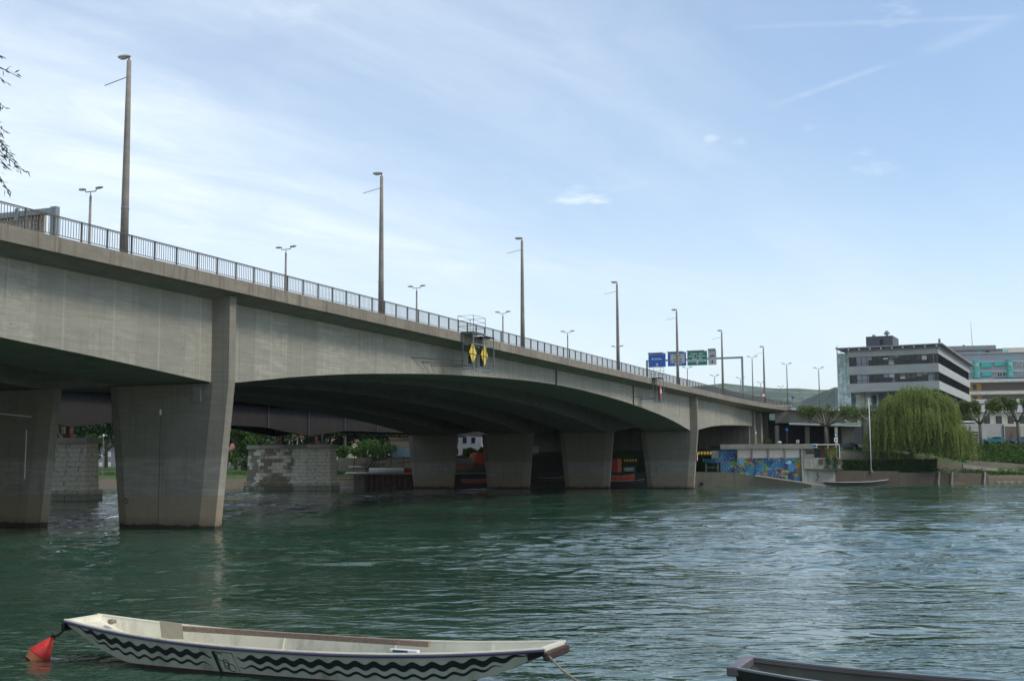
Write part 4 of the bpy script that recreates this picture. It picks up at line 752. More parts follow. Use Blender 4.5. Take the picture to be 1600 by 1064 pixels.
def tree(loc, h, r, seed, kind, label, group, n=5000, lean=0, trunkh=.3, ls=.42):
    rng = np.random.default_rng(seed); t = empty('leafy_tree', loc, rng.random()*6, label, 'tree', group); b = MB(); rt = h*.022
    b.tube([(0, 0, -.5), (.1, 0, h*.2), (lean*.4, .1, h*.45), (lean, 0, h*.8)], [rt*1.25, rt, rt*.7, rt*.2], 9)
    cs = []; rs = []
    for k in range(13):
        a = rng.random()*2*PI; q = rng.random(); zz = h*(trunkh+(1-trunkh)*(.1+.82*q)); rr = r*(.85 if q < .6 else .85*(1-q)*2.2)*rng.random()**.5; c = (rr*math.cos(a)+lean*q, rr*math.sin(a), zz); cs.append(c); rs.append(r*rng.uniform(.28, .5))
        b.tube([(lean*.3, 0, h*.2+.25*h*q), (c[0]*.5, c[1]*.5, (h*.3+zz)/2), c], [rt*.5, rt*.32, rt*.08], 5)
    b.build('trunk', MAT['bark'], t, smooth=True); p = blobs(rng, cs, rs, n, .8); v, f = leaf_quads(p, rng.uniform(ls*.6, ls*1.4, n), rng, 0, .7); npmesh('crown', v, f, LEAF[kind], t); return t
# woods behind the left bank, seen under the bridges
lab = {'dark': 'dark dense tree behind the far bank, seen under the railway bridge', 'mid': 'mid green tree behind the far bank, seen under the railway bridge', 'bright': 'bright green bushy tree above the far bank wall, seen under the bridges'}
TL = [(60, 262, 15, 5, 'mid'), (105, 275, 17, 6, 'bright'), (138, 262, 13, 4.5, 'mid'), (172, 284, 17, 6, 'dark'), (215, 270, 16, 6, 'mid'), (352, 262, 16, 5, 'mid'), (372, 254, 14, 4, 'bright'), (400, 290, 19, 7, 'dark'), (432, 262, 14, 5, 'mid'), (470, 285, 18, 7, 'dark'), (505, 276, 17, 6, 'dark'), (540, 268, 15, 6, 'dark'), (572, 280, 17, 7, 'dark'), (600, 272, 16, 6, 'dark'), (640, 285, 18, 7, 'dark'), (740, 300, 15, 4, 'mid'), (690, 290, 16, 6, 'dark'), (20, 300, 18, 7, 'dark'), (-60, 290, 18, 7, 'dark')]
for i, (px, Y, h, r, k) in enumerate(TL):
    x = (px-800)/1869*Y; tree((x, Y, 3.2 if px < 520 else 5.6), h, r, 40+i, k, lab[k], 'trees behind the far bank, '+k, 4200, ls=.6, trunkh=.12)
for i, (px, Y, s, k, labl) in enumerate([(395, 246, 2.4, 'mid', 'green bush at the left of the masonry bridge pier'), (545, 252, 2.3, 'bright', 'round bright bush above the far concrete wall, next to the stone pier'), (585, 254, 3.4, 'bright', 'large bright green bush left of the graffiti wall'), (628, 262, 2.6, 'mid', 'green bush above the graffiti wall'), (741, 240, 1.8, 'bright', 'bright bush between the far bridge piers')]):
    rng = np.random.default_rng(90+i); cs = [(rng.uniform(-s, s), rng.uniform(-1, 1), rng.uniform(.3, 1)*s) for _ in range(8)]; p = blobs(rng, cs, [s*.5]*8, 2200, .8); v, f = leaf_quads(p, rng.uniform(.2, .45, 2200), rng, 0, .7)
    e = empty('bush', ((px-800)/1869*Y, Y, 3 if px < 500 else 5.4), 0, labl, 'bush'); npmesh('foliage', v, f, LEAF[k], e); b = MB(); b.tube([(0, 0, -.6), (0, 0, s*.8)], [.12, .05], 6); b.build('stem', MAT['bark'], e)
def willow():
    rng = np.random.default_rng(5); base = W(1425, 738, 222.5); t = empty('weeping_willow', (base.x, base.y, 2.2), 0, 'large yellow green weeping willow overhanging the embankment, office behind', 'tree')
    b = MB(); b.tube([(0, 0, -.6), (.15, 0, 2.0), (.3, .2, 4.5), (1, .3, 8.5), (1.2, 0, 12)], [.55, .48, .42, .28, .1], 10)
    V = []; F = []; n0 = 0; PT = []
    lobes = [(1.2, 0, 13.8, 3.6), (-2.2, 0, 12.4, 3.4), (5.2, 0, 12.0, 3.8), (3.2, 0, 12.6, 4.2), (-3.6, .3, 9.6, 3.9), (5.8, .5, 9.4, 4.0), (-5.6, 0, 6.4, 2.9), (8.8, 0, 6.6, 3.1), (1.5, -2.2, 9.5, 4.6), (-2.5, -2, 7, 3.8), (6, -2.2, 6.8, 3.8), (10.0, .3, 5.4, 2.0), (1, 2.5, 9, 4.5)]
    for x, y, z, r in lobes: b.tube([(.2, 0, 2.5+z*.2), (x*.5, y*.5, z*.72), (x, y, z)], [.25, .16, .05], 6)
    b.build('trunk', MAT['bark'], t, smooth=True)
    for k in range(2000):
        x, y, z, r = lobes[rng.choice(len(lobes), p=np.array([l[3]**2 for l in lobes])/sum(l[3]**2 for l in lobes))]; d = rng.normal(size=3); d[2] = abs(d[2])*.9; d /= np.linalg.norm(d); s = np.array([x, y, z])+d*r*np.array([1, .9, .75])*rng.uniform(.6, 1.02)
        ln = rng.uniform(1.6, 5.2)*(1.25 if rng.random() < .2 else 1); ln = min(ln, s[2]-1.9-rng.random()*.7 if s[2] > 3.0 else .7); m = int(ln*11)+4; q = np.linspace(0, 1, m); out = np.array([d[0], d[1], 0])*rng.uniform(.3, 1.1)
        PT.append(s+out*np.sqrt(q)[:, None]+np.array([0, 0, -1])*(q**1.15*ln)[:, None]+rng.normal(size=(m, 3))*.085)
    PT.append(blobs(rng, [(l[0], l[1], l[2]-.6) for l in lobes], [l[3]*.95 for l in lobes], 14000, .8, .2)); p = np.concatenate(PT); v, f = leaf_quads(p, rng.uniform(.24, .48, len(p)), rng, .62, .34); npmesh('crown', v, f, LEAF['willow'], t)
willow()
def pollard(px, py, Y, R, top, label, seed, z0=None):
    rng = np.random.default_rng(seed); base = W(px, py, Y); t = empty('plane_tree', base, 0, label, 'tree', 'pollarded plane trees on the bank'); H = top; b = MB(); rt = .3
    b.tube([(0, 0, -.6), (-.05, 0, H*.25), (-.12, 0, H*.46)], [rt*1.2, rt, rt*.95], 10); cs = []
    for k in range(9):
        a = k*2*PI/9+rng.uniform(-.2, .2); rr = R*rng.uniform(.62, .95); e = Vector((rr*math.cos(a), rr*math.sin(a)*.7, H*rng.uniform(.76, .9))); m1 = Vector((e.x*.45, e.y*.45, H*.58)); b.tube([(-.12, 0, H*.42), m1, e], [rt*.6, rt*.42, rt*.3], 7)
        b.ball(e, .24, .24, .24, 7, 5); cs.append(tuple(e))
        for j in range(3):
            a2 = a+rng.uniform(-.8, .8); e2 = m1.lerp(e, .5)+Vector((math.cos(a2)*R*.35, math.sin(a2)*R*.25, H*rng.uniform(.12, .24))); b.tube([m1.lerp(e, .45), e2], [rt*.3, rt*.18], 5); cs.append(tuple(e2))
            for i in range(3): b.tube([e2, e2+Vector((rng.uniform(-.5, .5), rng.uniform(-.5, .5), rng.uniform(.4, .9)))], [.04, .02], 4)
    b.build('trunk', MAT['birch'], t, smooth=True); p = blobs(rng, cs, [rng.uniform(.5, 1.0) for _ in cs], 2700 if seed < 3 else 4600, .8, .4); p[:, 2] -= rng.random(len(p))**3*1.4; v, f = leaf_quads(p, rng.uniform(.2, .44, len(p)), rng, 0, .8); npmesh('crown', v, f, LEAF['plane'], t)
pollard(1291.5, 694, 232, 5.0, 7.8, 'pollarded plane tree in front of the dark underpass, nearest the bridge', 1)
pollard(1368, 692, 238, 4.4, 7.4, 'pollarded plane tree just left of the willow crown, behind the flagpole', 2)
pollard(1533, 692, 243, 4.6, 8.7, 'pollarded plane tree just right of the willow, before the garden wall', 3)
pollard(1592, 690, 246, 4.4, 9.2, 'pollarded plane tree cut off by the right edge of the picture', 4)
def shrub_mass(name, x0, x1, fn, n, kind, label, cat, ls, seed, boxy=False, kindprop=None):
    rng = np.random.default_rng(seed); px = rng.uniform(x0, x1, n); P_ = []
    for x in px: P_.append(fn(x, rng))
    p = np.array(P_); v, f = leaf_quads(p, rng.uniform(ls*.6, ls*1.4, n), rng, 0, .75); return npmesh(name, v, f, LEAF[kind])
def hedge_pt(x, rng):
    t = (x-1318)/147; Y = 217+3.5*t; f = rng.integers(0, 3); hgt = 2.05+.08*math.sin(x*.8)
    if f == 0: d, z = rng.uniform(0, .12), rng.random()*hgt
    elif f == 1: d, z = rng.random()*1.6, hgt+rng.uniform(-.15, .12)
    else: d, z = rng.random()*1.6, rng.random()*hgt
    q = P(x, 730, Y); return (q.x, Y+d, 2.35+z)
h = shrub_mass('hedge', 1319, 1465, hedge_pt, 16000, 'hedge', '', '', .26, 3); tag(h, 'dark green clipped box hedge between flagpole wall and willow', 'hedge')
def slope_pt(x, rng):
    t = rng.random(); q = shore_pt(x, 9.5+t*16.5); z = 4.0+t*3.5+rng.random()**2*(1.3+.7*math.sin(x*.25)); return (q.x, q.y, z)
tag(shrub_mass('ground_cover', 1480, 1720, slope_pt, 24000, 'bright', '', '', .42, 4), 'low green shrubs covering the slope below the parked cars', 'shrubs', kind='stuff')
def verge_pt(x, rng):
    q = shore_pt(x, 2.5+rng.random()*6); return (q.x, q.y, 1.6+rng.random()**2*(.7+.8*max(0, math.sin(x*.31)*math.sin(x*.13))))
tag(shrub_mass('grass', 1530, 1760, verge_pt, 12000, 'bright', '', '', .3, 5), 'tall grass and weeds along the right waterline', 'grass', kind='stuff')
tag(shrub_mass('weeds', 1395, 1530, lambda x, r: (shore_pt(x, 3+r.random()*4).x, shore_pt(x, 3+r.random()*4).y, 2.2+r.random()**2*.7), 1800, 'bright', '', '', .25, 6), 'weeds growing on top of the low wall by the willow', 'grass', kind='stuff')
def bankgrass(x, rng): q = shore_pt(x, 7+rng.random()*15); d = q.y-shore_pt(x).y; return (q.x, q.y, np.interp(d, [0, 7, 20, 24], [0, 2.4, 2.7, 3.0])+rng.random()**2*.35)
tag(shrub_mass('bank_grass', 60, 520, bankgrass, 9000, 'bright', '', '', .28, 7), 'grass on the sloping far bank left of the piers', 'grass', kind='stuff')
for i, (x, Y, s) in enumerate([(1305, 213.5, .8), (1293, 213.6, .6)]):
    rng = np.random.default_rng(70+i); z1 = W(x, 700, Y).z; p = np.stack([W(x, 715, Y).x+rng.normal(size=500)*.3, Y+rng.normal(size=500)*.15, rng.uniform(W(x, 732, Y).z, z1, 500)], 1); v, f = leaf_quads(p, rng.uniform(.12, .28, 500), rng, .2, .7)
    tag(npmesh('climbing_vine', v, f, LEAF['bright']), ['leafy vine climbing the right hand kiosk post', 'leafy vine hanging at the middle kiosk post'][i], 'plant')
rng = np.random.default_rng(77); p = blobs(rng, [(W(1199, 691, 226).x, 226, 7.8)], [1.0], 700, .9); v, f = leaf_quads(p, rng.uniform(.15, .3, 700), rng, 0, .7); tag(npmesh('potted_shrub', v, f, LEAF['mid']), 'small round shrub standing on the mural house roof terrace', 'plant')
rng = np.random.default_rng(78); p = np.stack([rng.uniform(W(1455, 715, 262).x, W(1530, 715, 262).x, 3000), rng.uniform(264, 268, 3000), rng.uniform(12, 16.5, 3000)], 1); p[:, 2] -= (np.sin(p[:, 0]*1.3)*.6+.6); v, f = leaf_quads(p, rng.uniform(.3, .6, 3000), rng, 0, .7); tag(npmesh('garden_hedge', v, f, LEAF['mid']), 'raised green hedge above the garden wall behind the willow', 'hedge')
# distant wood behind the left bank that closes the view under the bridges
rng = np.random.default_rng(200); n = 26000; px = rng.uniform(-700, 800, n); Y = rng.uniform(305, 335, n); top = 19+3*np.sin(px*.05)+2.5*np.sin(px*.013+1)+1.5*np.sin(px*.17); p = np.stack([(px-800)/1869*Y, Y, 4+rng.random(n)**.8*(top-4)], 1)
v, f = leaf_quads(p, rng.uniform(.8, 1.8, n), rng, 0, .8); tag(npmesh('wood', v, f, LEAF['dark']), 'dark wood closing the view under the railway bridge', 'wood', kind='stuff')
# ================================================================ SMALL THINGS ON THE FAR BANK
wall('bank_wall', 528, 715.5, 245.5, 655, 714.5, 244, 2, .4, MAT['quay'], 'stained concrete wall above the bank between stone pier and first bridge pier', 'wall')
gfw = wall('graffiti_wall', 611, 686, 256, 700, 686, 256, 5, .5, paint('graffiti_render', (.42, .34, .24), .85), 'ochre wall with pale blue graffiti and tiled coping behind the bank wall', 'wall')
b = MB(); a, c = W(609, 684, 255.8), W(700, 684, 255.8); b.box(a.x, c.x, 255.4, 257, a.z-.3, a.z); b.build('tile_coping', MAT['roof'], gfw)
def graf():
    m = Mat('graffiti'); n = m.noise(1.2, 3, .5, (1, 1, 1.6), 1.5); k = m.noise(2.2, 2, .5, (1, 1, 1), 3, w=5); c = m.mix(m.rng(n, .45, .55), (.45, .52, .55), (.2, .42, .6)); c = m.mix(m.rng(m.M('ABSOLUTE', m.M('SUBTRACT', k, .5)), .035, .01), c, (.02, .03, .08)); m.set(c, .7); return m.m
b = MB(); a, c = W(613, 714, 255.9), W(700, 701, 255.9); b.box(a.x, c.x, 255.93, 255.99, a.z, c.z); b.build('graffiti', graf(), gfw)
sp = empty('sheet_pile_wall', W(570, 740, 214.2), 0, 'rusty brown sheet pile wall at the water left of the far bridge piers', 'quay wall'); b = MB(); x1 = W(650, 740, 214.2).x-sp.location.x; x = 0; pts = []
while x < x1: pts += [(x, 0), (x+.35, 0), (x+.5, .3), (x+.85, .3)]; x += 1.0
zz = W(570, 742, 214.2).z-sp.location.z; b.rings([[(x, y, z) for x, y in pts]+[(x, y+.05, z) for x, y in pts[::-1]] for z in (-4, zz)], True, False); b.build('piles', MAT['rust'], sp); b = MB(); b.box(-3, x1, -.15, .6, zz, zz+.25, .02); b.build('capping_beam', MAT['quay'], sp)
wall('quay_block', 553, 742.5, 214.8, 569.5, 742, 214.3, -1, 3, MAT['quay'], 'grey concrete block at the left end of the sheet piling', 'quay wall')
# retaining wall and floor clutter below the bridge
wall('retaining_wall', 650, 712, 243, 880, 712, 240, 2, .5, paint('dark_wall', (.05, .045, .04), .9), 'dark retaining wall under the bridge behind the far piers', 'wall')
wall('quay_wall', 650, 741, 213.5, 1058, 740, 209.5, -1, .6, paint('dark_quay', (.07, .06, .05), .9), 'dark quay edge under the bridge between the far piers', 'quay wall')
def hull(name, L, Wd, Hh, mat, matin, loc, rz, label, cat='boat', group=None, bow=.6, stern=.8, draft=.1, seats=2, rise=.35, trim=None):
    t = empty(name, loc, rz, label, cat, group); R = []; RI = []
    for s in np.linspace(0, 1, 17):
        w = Wd/2*(min(1, ((1-s)/bow+.06)**.6 if s > 1-bow else 1))*(stern+(1-stern)*min(1, s*3)); zb = -draft+rise*max(0, (s-.75)/.25)**2+rise*.4*max(0, (.15-s)/.15); zt = Hh-draft+rise*.9*max(0, (s-.5)/.5)**2+rise*.3*max(0, (.3-s)/.3)**2
        x = (s-.5)*L; R.append([(x, -w, zt), (x, -w*.8, zb+.02), (x, -w*.6, zb), (x, w*.6, zb), (x, w*.8, zb+.02), (x, w, zt), (x, w-.04, zt), (x, w*.76-.03, zb+.06), (x, -w*.76+.03, zb+.06), (x, -w+.04, zt)])
    b = MB(); b.rings(R); b.build('hull', mat, t)
    b = MB()
    for sg_ in (0, 5): b.tube([Vector(r[sg_])+Vector((0, 0, .01)) for r in R], .035, 6)
    b.build('gunwale', trim or matin, t)
    for k in range(seats): x = (-.2+.35*k)*L; b = MB(); b.box(x, x+.25, -Wd*.42, Wd*.42, Hh*.55, Hh*.55+.04); b.build('thwart', matin, t)
    return t
q = W(622, 731, 226); hull('stored_boat', 7.5, 1.7, .75, MAT['buoyred'], MAT['rust'], (q.x+.8, q.y, 2.75), .05, 'red and cream hull lying on the bank above the sheet piling, right half red', bow=.35)
q = W(604, 733, 224); b = MB(); b.tube([(-3.2, 0, .7), (3.2, 0, .7)], [.62, .62], 14); t = empty('cream_tank', (q.x, q.y, 2.3), .03, 'long cream cylindrical tank lying beside the red boat', 'tank'); b.build('shell', MAT['offwhite'], t, smooth=True); b = MB(); b.box(-2.4, -2.1, -.6, .6, 0, .3); b.box(2.1, 2.4, -.6, .6, 0, .3); b.build('cradle', MAT['wood'], t)
t = empty('scrap_frame', W(600, 722, 236), 0, 'rusty steel scrap and beams piled behind the cream tank', 'scrap pile'); b = MB()
for k in range(22): a = Vector((random.uniform(-6, 7), random.uniform(-1, 1), random.uniform(-1.5, 1))); b.bar(a, a+Vector((random.uniform(1, 5), 0, random.uniform(-.3, .3))), .16)
for k in range(6): x = -6+k*2.4; b.bar((x, 0, -2), (x+.3, 0, 1.3), .14)
b.build('beams', MAT['rust'], t)
t = empty('excavator_arm', W(582, 735, 230), 0, 'dark lattice crane jib leaning on the bank left of the cream tank', 'crane jib'); b = MB(); b.bar((-1.4, 0, -.5), (.4, 0, 2.4), .25); b.bar((-.4, 0, -.5), (.9, 0, 2.2), .16)
for k in range(6): b.bar((-1.3+k*.3, 0, -.3+k*.45), (-.3+k*.22, 0, -.1+k*.42), .08)
b.ball((.4, 0, 2.5), .5, .3, .35, 8, 6); b.build('jib', MAT['steel'], t)
for k, (px, py, Y, L_, lab_) in enumerate([(558, 739.5, 222, 2.2, 'pale plank stack on the bank left of the concrete block'), (545, 763.6-1, 217.2, 2.6, 'pale slab lying at the waterline beside the stone pier'), (555, 729.5, 238, 1.3, 'white board lying in front of the bank wall')]):
    q = W(px, py, Y); b = MB(); b.box(-L_, L_, -.4, .4, -.08, .12, .02); b.box(-L_*.9, L_*.8, -.3, .3, .125, .25, .02); tag(b.build(['plank_stack', 'slab', 'board'][k], MAT['offwhite'], loc=q), lab_, 'slab')
# orange boat standing upright between the piers, other stored boats
q = W(752, 727.5, 232); t = empty('orange_boat', (q.x, q.y, 3.9-(727.5-727.9)/1880*232), 0, 'bright orange inflatable hull stored between the far bridge piers', 'boat'); b = MB(); R = []
for s, w in ((0, .3), (.3, 1.3), (.8, 2.0), (1.6, 2.35), (2.2, 2.1), (2.45, 1.2)): R.append([(-2.1+.9*(1-w/2.4), y, s) if 0 else (x_, .9*math.sin(a), s) for a, x_ in [(a, -w+(w*1.0)*(math.cos(a)+1)) for a in np.linspace(0, 2*PI, 13)[:-1]]])
b.rings(R); b.build('hull', MAT['orange'], t, smooth=True); b = MB(); b.ball((.9, -.95, 1.1), .3, .08, .4, 8, 6); b.build('hatch', MAT['black'], t)
specs = [('grey boat hull stored on the rack left of the orange boat', 722, 722, 228, 5, 1.5, .7, 'steelgrey', .25), ('faded red boat hull on the rack under the grey boat', 720, 729, 226, 5.5, 1.6, .7, 'pink', -.1), ('pink and white boat tilted at the water below the orange hull', 744, 754, 212.6, 5.2, 1.5, .65, 'pink', -.12),
         ('brownish boat hull lowest on the rack', 718, 735, 224, 5, 1.5, .6, 'wood', 0), ('orange boat lying at the water between the last two piers', 967, 751, 208.2, 5.4, 1.7, .9, 'orange', -.06), ('dark slate boat at the waterline beside the first far pier', 975, 757, 207, 7, 1.8, .7, 'steel', 0), ('red trimmed boat in the dark gap right of the third pier', 862, 752, 210.5, 4.5, 1.4, .7, 'rust', .1)]
for lab_, px, py, Y, L_, Wd, Hh, mt, rz in specs: q = W(px, py, Y); hull('stored_boat', L_, Wd, Hh, MAT[mt], MAT['boatwhite'] if mt == 'pink' else MAT['rust'], q, rz, lab_, seats=1, trim=MAT['offwhite'])
t = empty('boat_rack', W(735, 741, 213), 0, 'low steel mooring frame at the water between the third and fourth far piers', 'mooring frame'); b = MB()
for x in (-3.2, -1.4, 1.0, 2.9): b.bar((x, 0, -2.2), (x, 0, 0), .16)
b.bar((-3.5, 0, 0), (3.5, 0, 0), .18); b.build('frame', MAT['rust'], t)
t = empty('orange_locker', W(965, 737.5, 219), 0, 'tall orange locker under the bridge left of the last far pier', 'locker'); b = MB(); b.box(-.05, .75, 0, 1.2, 0, 2.4, .02); b.build('body', paint('locker_orange', (.75, .22, .08), .5), t); b = MB(); b.box(-.95, -.056, .1, 1.2, 0, 2.35); b.build('open_door', MAT['red'], t)
def rack(px0, px1, py, Y, n, label, mat, s):
    a, c = W(px0, py, Y), W(px1, py, Y); t = empty('board_rack', ((a.x+c.x)/2, Y, a.z), 0, label, 'rack'); w = c.x-a.x; b = MB(); b.box(-w/2, w/2, .1, .2, -.75, .1); b.build('backboard', MAT['rust'], t)
    for k in range(n): x = -w/2+w*(k+.5)/n; m = MB(); m.rings([[(x-s*.5, d, -.3), (x, d, -.62), (x+s*.5, d, -.3), (x, d, .0)] for d in (0, .05)]); m.build('yellow_board', mat, t)
rack(974, 996, 716.5, 219, 5, 'rack of yellow boards beside the orange locker', MAT['yellow'], .42); rack(1089, 1113, 705, 213, 5, 'rack of yellow triangular boards left of the mural house', MAT['yellow'], .5)
t = empty('blue_shelf', W(984, 737, 220), 0, 'low blue topped workbench below the rack of yellow boards', 'workbench'); b = MB(); b.box(-1.2, 1.1, 0, .9, .95, 1.12); b.build('top', MAT['tarp'], t)
for x in (-1.1, .95): b = MB(); b.box(x, x+.1, .1, .8, -.2, .945); b.build('leg', MAT['steelgrey'], t)
b = MB(); b.box(-.9, .8, .3, .8, .1, .8); b.build('cupboard', MAT['offwhite'], t)
t = hull('covered_boat', 3.2, 1.2, .6, MAT['tarp'], MAT['tarp'], W(1114, 724, 213)+Vector((0, .6, .2)), 0, 'small blue covered boat on a trestle left of the mural', bow=.4, seats=0); b = MB()
for x in (-1.1, 1.0): b.bar((x, 0, -1.7), (x, 0, -.1), .07); b.bar((x, .5, -1.7), (x, .5, -.1), .07)
b.bar((-1.2, 0, -.9), (1.1, 0, -.9), .06); b.build('trestle', MAT['steelgrey'], t)
wall('panel_wall', 829, 697, 250, 842, 697, 250, 5, .2, MAT['offwhite'], 'pale panel wall in the gap behind the second and third far piers', 'wall')
# houses glimpsed through the woods
for i, (px, py, Y, w, h, lb, mt) in enumerate([(716, 672, 285, 5.5, 8, 'tall grey building seen through the gap between far piers', 'greywall'), (742, 668, 292, 5.5, 9, 'cream building seen through the gap beside the bare tree', 'cream'), (172, 697, 300, 3.2, 6, 'dark house with white windows behind the trees, left of the front pier', 'greywall'), (448, 684, 300, 3.0, 6, 'cream house glimpsed above the stone pier', 'cream'), (536, 690, 300, 2.6, 5, 'cream house with red roof glimpsed right of the stone pier', 'cream'), (374, 706, 296, 2.6, 3, 'small cream hut behind the trees right of the front pier', 'cream')]):
    q = W(px, py, Y); t = empty('house', (q.x, q.y, 3), 0, lb, 'house'); zt_ = q.z-3; b = MB(); b.box(-w, w, 0, 8, 0, zt_); b.build('wall', MAT[mt], t); b = MB(); b.rings([[(x, -.5, zt_), (x, 4, zt_+2.2), (x, 8.5, zt_)] for x in (-w-.3, w+.3)]); b.build('roof', MAT['roof'] if mt == 'cream' else MAT['steel'], t)
    for x in np.arange(-w+.6, w-1, 2.0):
        for z in np.arange(1, zt_-1.5, 2.6): m = MB(); m.box(x, x+.9, -.08, -.004, z, z+1.3); m.build('window', MAT['white'] if i == 2 else MAT['glass'], t)
# ---------------------------------------------------------------- cars
def car(loc, rz, mat, label, L_=4.1, first=None):
    t = empty('parked_car', loc, rz, label, 'car', 'cars parked along the bank'); b = MB(); prof_ = [(-L_/2, .35), (-L_/2, .78), (-L_*.47, .92), (-L_*.24, .98), (-L_*.1, 1.38), (L_*.22, 1.42), (L_*.42, 1.05), (L_*.49, .95), (L_/2, .6), (L_/2, .35)]
    R = [[(x, y, z) for x, z in prof_] for y in (-.8, .8)]; R = [[(x*.985, s*.74 if z > 1.1 else s*.8, z) for x, z in prof_] for s in (-1, 1)]; b.rings(R); b.build('body', mat, t)
    for s in (-1, 1):
        b = MB(); y = s*.77; P_ = [(-L_*.2, 1.0), (-L_*.09, 1.33), (L_*.2, 1.36), (L_*.36, 1.03)]; b.rings([[(x, y+s*d-(.02*s if z > 1.1 else -.02*s), z) for x, z in P_] for d in (0, .03)]); b.build('side_window', MAT['glassdark'], t)
        for x in (-L_*.31, L_*.3):
            b = MB(); b.tube([(x, s*.62, .31), (x, s*.82, .31)], .31, 16); w_ = b.build('wheel', MAT['tyre'], t); b = MB(); b.tube([(x, s*.822, .31), (x, s*.835, .31)], .19, 12); b.build('rim', MAT['steelgrey'], w_)
        b = MB(); b.box(-L_/2-.02, -L_/2+.08, s*.55-.15, s*.55+.15, .66, .8, .01); b.build('headlight', MAT['white'], t)
    b = MB(); b.rings([[(-L_*.235-.015, y, 1.0), (-L_*.105-.015, y*.93, 1.36), (-L_*.105+.01, y*.93, 1.37), (-L_*.235+.01, y, 1.0)] for y in (-.66, .66)]); b.build('windscreen', MAT['glassdark'], t); return t
q = W(1553.5, 692, 252); car((q.x, q.y, q.z-.1), .03, MAT['carteal'], 'teal hatchback parked in front of the pale garden wall'); q = W(1595, 692, 254); car((q.x, q.y, q.z-.1), .05, MAT['carblue'], 'blue car parked at the brown gate by the right edge', 4.4)
q = W(1565.5, 692, 250); q = W(1323, 702.5, 227); car((q.x, q.y, q.z-.05), .04, MAT['carblack'], 'black car parked behind the retaining wall under the ramp', 4.0); q = W(1358, 702, 229); car((q.x, q.y, q.z-.05), .04, MAT['carsilver'], 'grey blue car parked just left of the willow', 4.2)
# ---------------------------------------------------------------- signs and poles on the right bank
fp = empty('flagpole', W(1361.5, 736, 216.5), 0, 'tall white flagpole standing above the hedge wall', 'flagpole'); b = MB(); b.tube([(0, 0, -.2), (0, 0, 12.8)], [.1, .06], 12); b.build('pole', MAT['white'], fp, smooth=True); b = MB(); b.tube([(0, 0, -.2), (0, 0, .2)], .26, 12); b.build('base_sleeve', MAT['steelgrey'], fp); b = MB(); b.ball((0, 0, 12.9), .13, .13, .13, 8, 6); b.build('finial', MAT['white'], fp)
def post_sign(px, py, Y, h, label, parts, base=None):
    q = W(px, py, Y); t = empty('traffic_sign', (q.x, q.y, q.z-h), 0, label, 'traffic sign'); b = MB(); b.tube([(0, .06, -.3), (0, .06, h+.2)], .035, 6); b.build('post', MAT['steelgrey'], t)
    for kind, z, s, mt, mt2 in parts:
        b = MB(); 
        if kind == 'disc': b.tube([(0, -.02, h+z), (0, .01, h+z)], s, 18)
        else: b.box(-s, s, -.02, .01, h+z-s*1.25 if kind == 'tall' else h+z-s, h+z+s*1.25 if kind == 'tall' else h+z+s, .005)
        f_ = b.build('sign_face', MAT[mt], t); b = MB()
        if mt2:
            if kind == 'disc': b.tube([(0, -.035, h+z), (0, -.024, h+z)], s*.68, 16)
            else: b.tube([(0, -.035, h+z), (0, -.024, h+z)], s*.55, 14)
            b.build('sign_symbol', MAT[mt2], f_)
    return t
post_sign(1193, 617.5, 238, 2.2, 'round red bordered traffic sign beside the last tall lamp pole', [('disc', 0, .42, 'red', 'white')]); post_sign(1238.5, 621, 300, 2, 'small dark blue round sign above the parapet end', [('disc', 0, .3, 'blue', None), ('sq', -.1, .12, 'black', None)])
post_sign(1246.5, 689.5, 224, 1.2, 'square white sign with dark red disc on the mural house roof', [('sq', 0, .28, 'offwhite', 'red')]); post_sign(1306, 687, 218.5, 2.2, 'white rectangular sign with blue disc above it by the kiosk roof', [('tall', 0, .3, 'white', 'black'), ('disc', .9, .22, 'blue', 'white')])
post_sign(1229.5, 671, 238, 3.2, 'small blue sign fixed beside the abutment pilaster', [('disc', 0, .3, 'blue', None)])
t = empty('ventilator', W(1218, 692.5, 222), 0, 'round white mushroom ventilator on the mural house roof', 'ventilator'); b = MB(); b.tube([(0, 0, -.5), (0, 0, .1)], .12, 8); b.build('stem', MAT['steelgrey'], t); b = MB(); b.ball((0, 0, .2), .4, .4, .18, 12, 6); b.build('cap', MAT['white'], t, smooth=True)
for (px, yt, yb, Y, lb) in [(1181, 677, 694, 226, 'slim white headed lamp on the quay road left of the abutment'), (160, 681, 742, 236, 'slim street lamp on the far bank beside the stone pier')]:
    a, c = W(px, yt, Y), W(px, yb, Y); t = empty('path_lamp', c, 0, lb, 'street lamp'); hh = a.z-c.z; b = MB(); b.tube([(0, 0, -.2), (0, 0, hh)], .06, 8); b.build('pole', MAT['steelgrey'], t); b = MB()
    if px < 500: b.bar((0, 0, hh), (-.9, 0, hh-.15), .08); b.bar((0, 0, hh), (.7, 0, hh+.1), .08)
    b.tube([(0, 0, hh-.1), (0, 0, hh+.35)], .16, 8); b.build('lamp_head', MAT['white'], t)
# white painted marker box at the end of the parapet
t = empty('white_van', W(1226, 633.5, 265), 0, 'small white van roof showing above the end of the bridge parapet', 'van'); b = MB(); b.box(-1.8, 1.8, 0, 1.7, -1.8, .1, .12); b.build('body', MAT['white'], t); b = MB(); b.box(-1.3, 1.3, -.02, -.004, -.6, -.2); b.build('side_window', MAT['glassdark'], t)
# slim dark boat moored at the far wall, driftwood
q = W(1340, 755.5, 213.3); mb_ = hull('moored_punt', 12.2, 1.5, .62, MAT['darkboat'], MAT['trim'], (q.x, 214.0, .08), .18, 'long slim dark punt moored below the brown embankment wall', bow=.45, stern=.5, rise=.45, seats=1, trim=MAT['offwhite'])
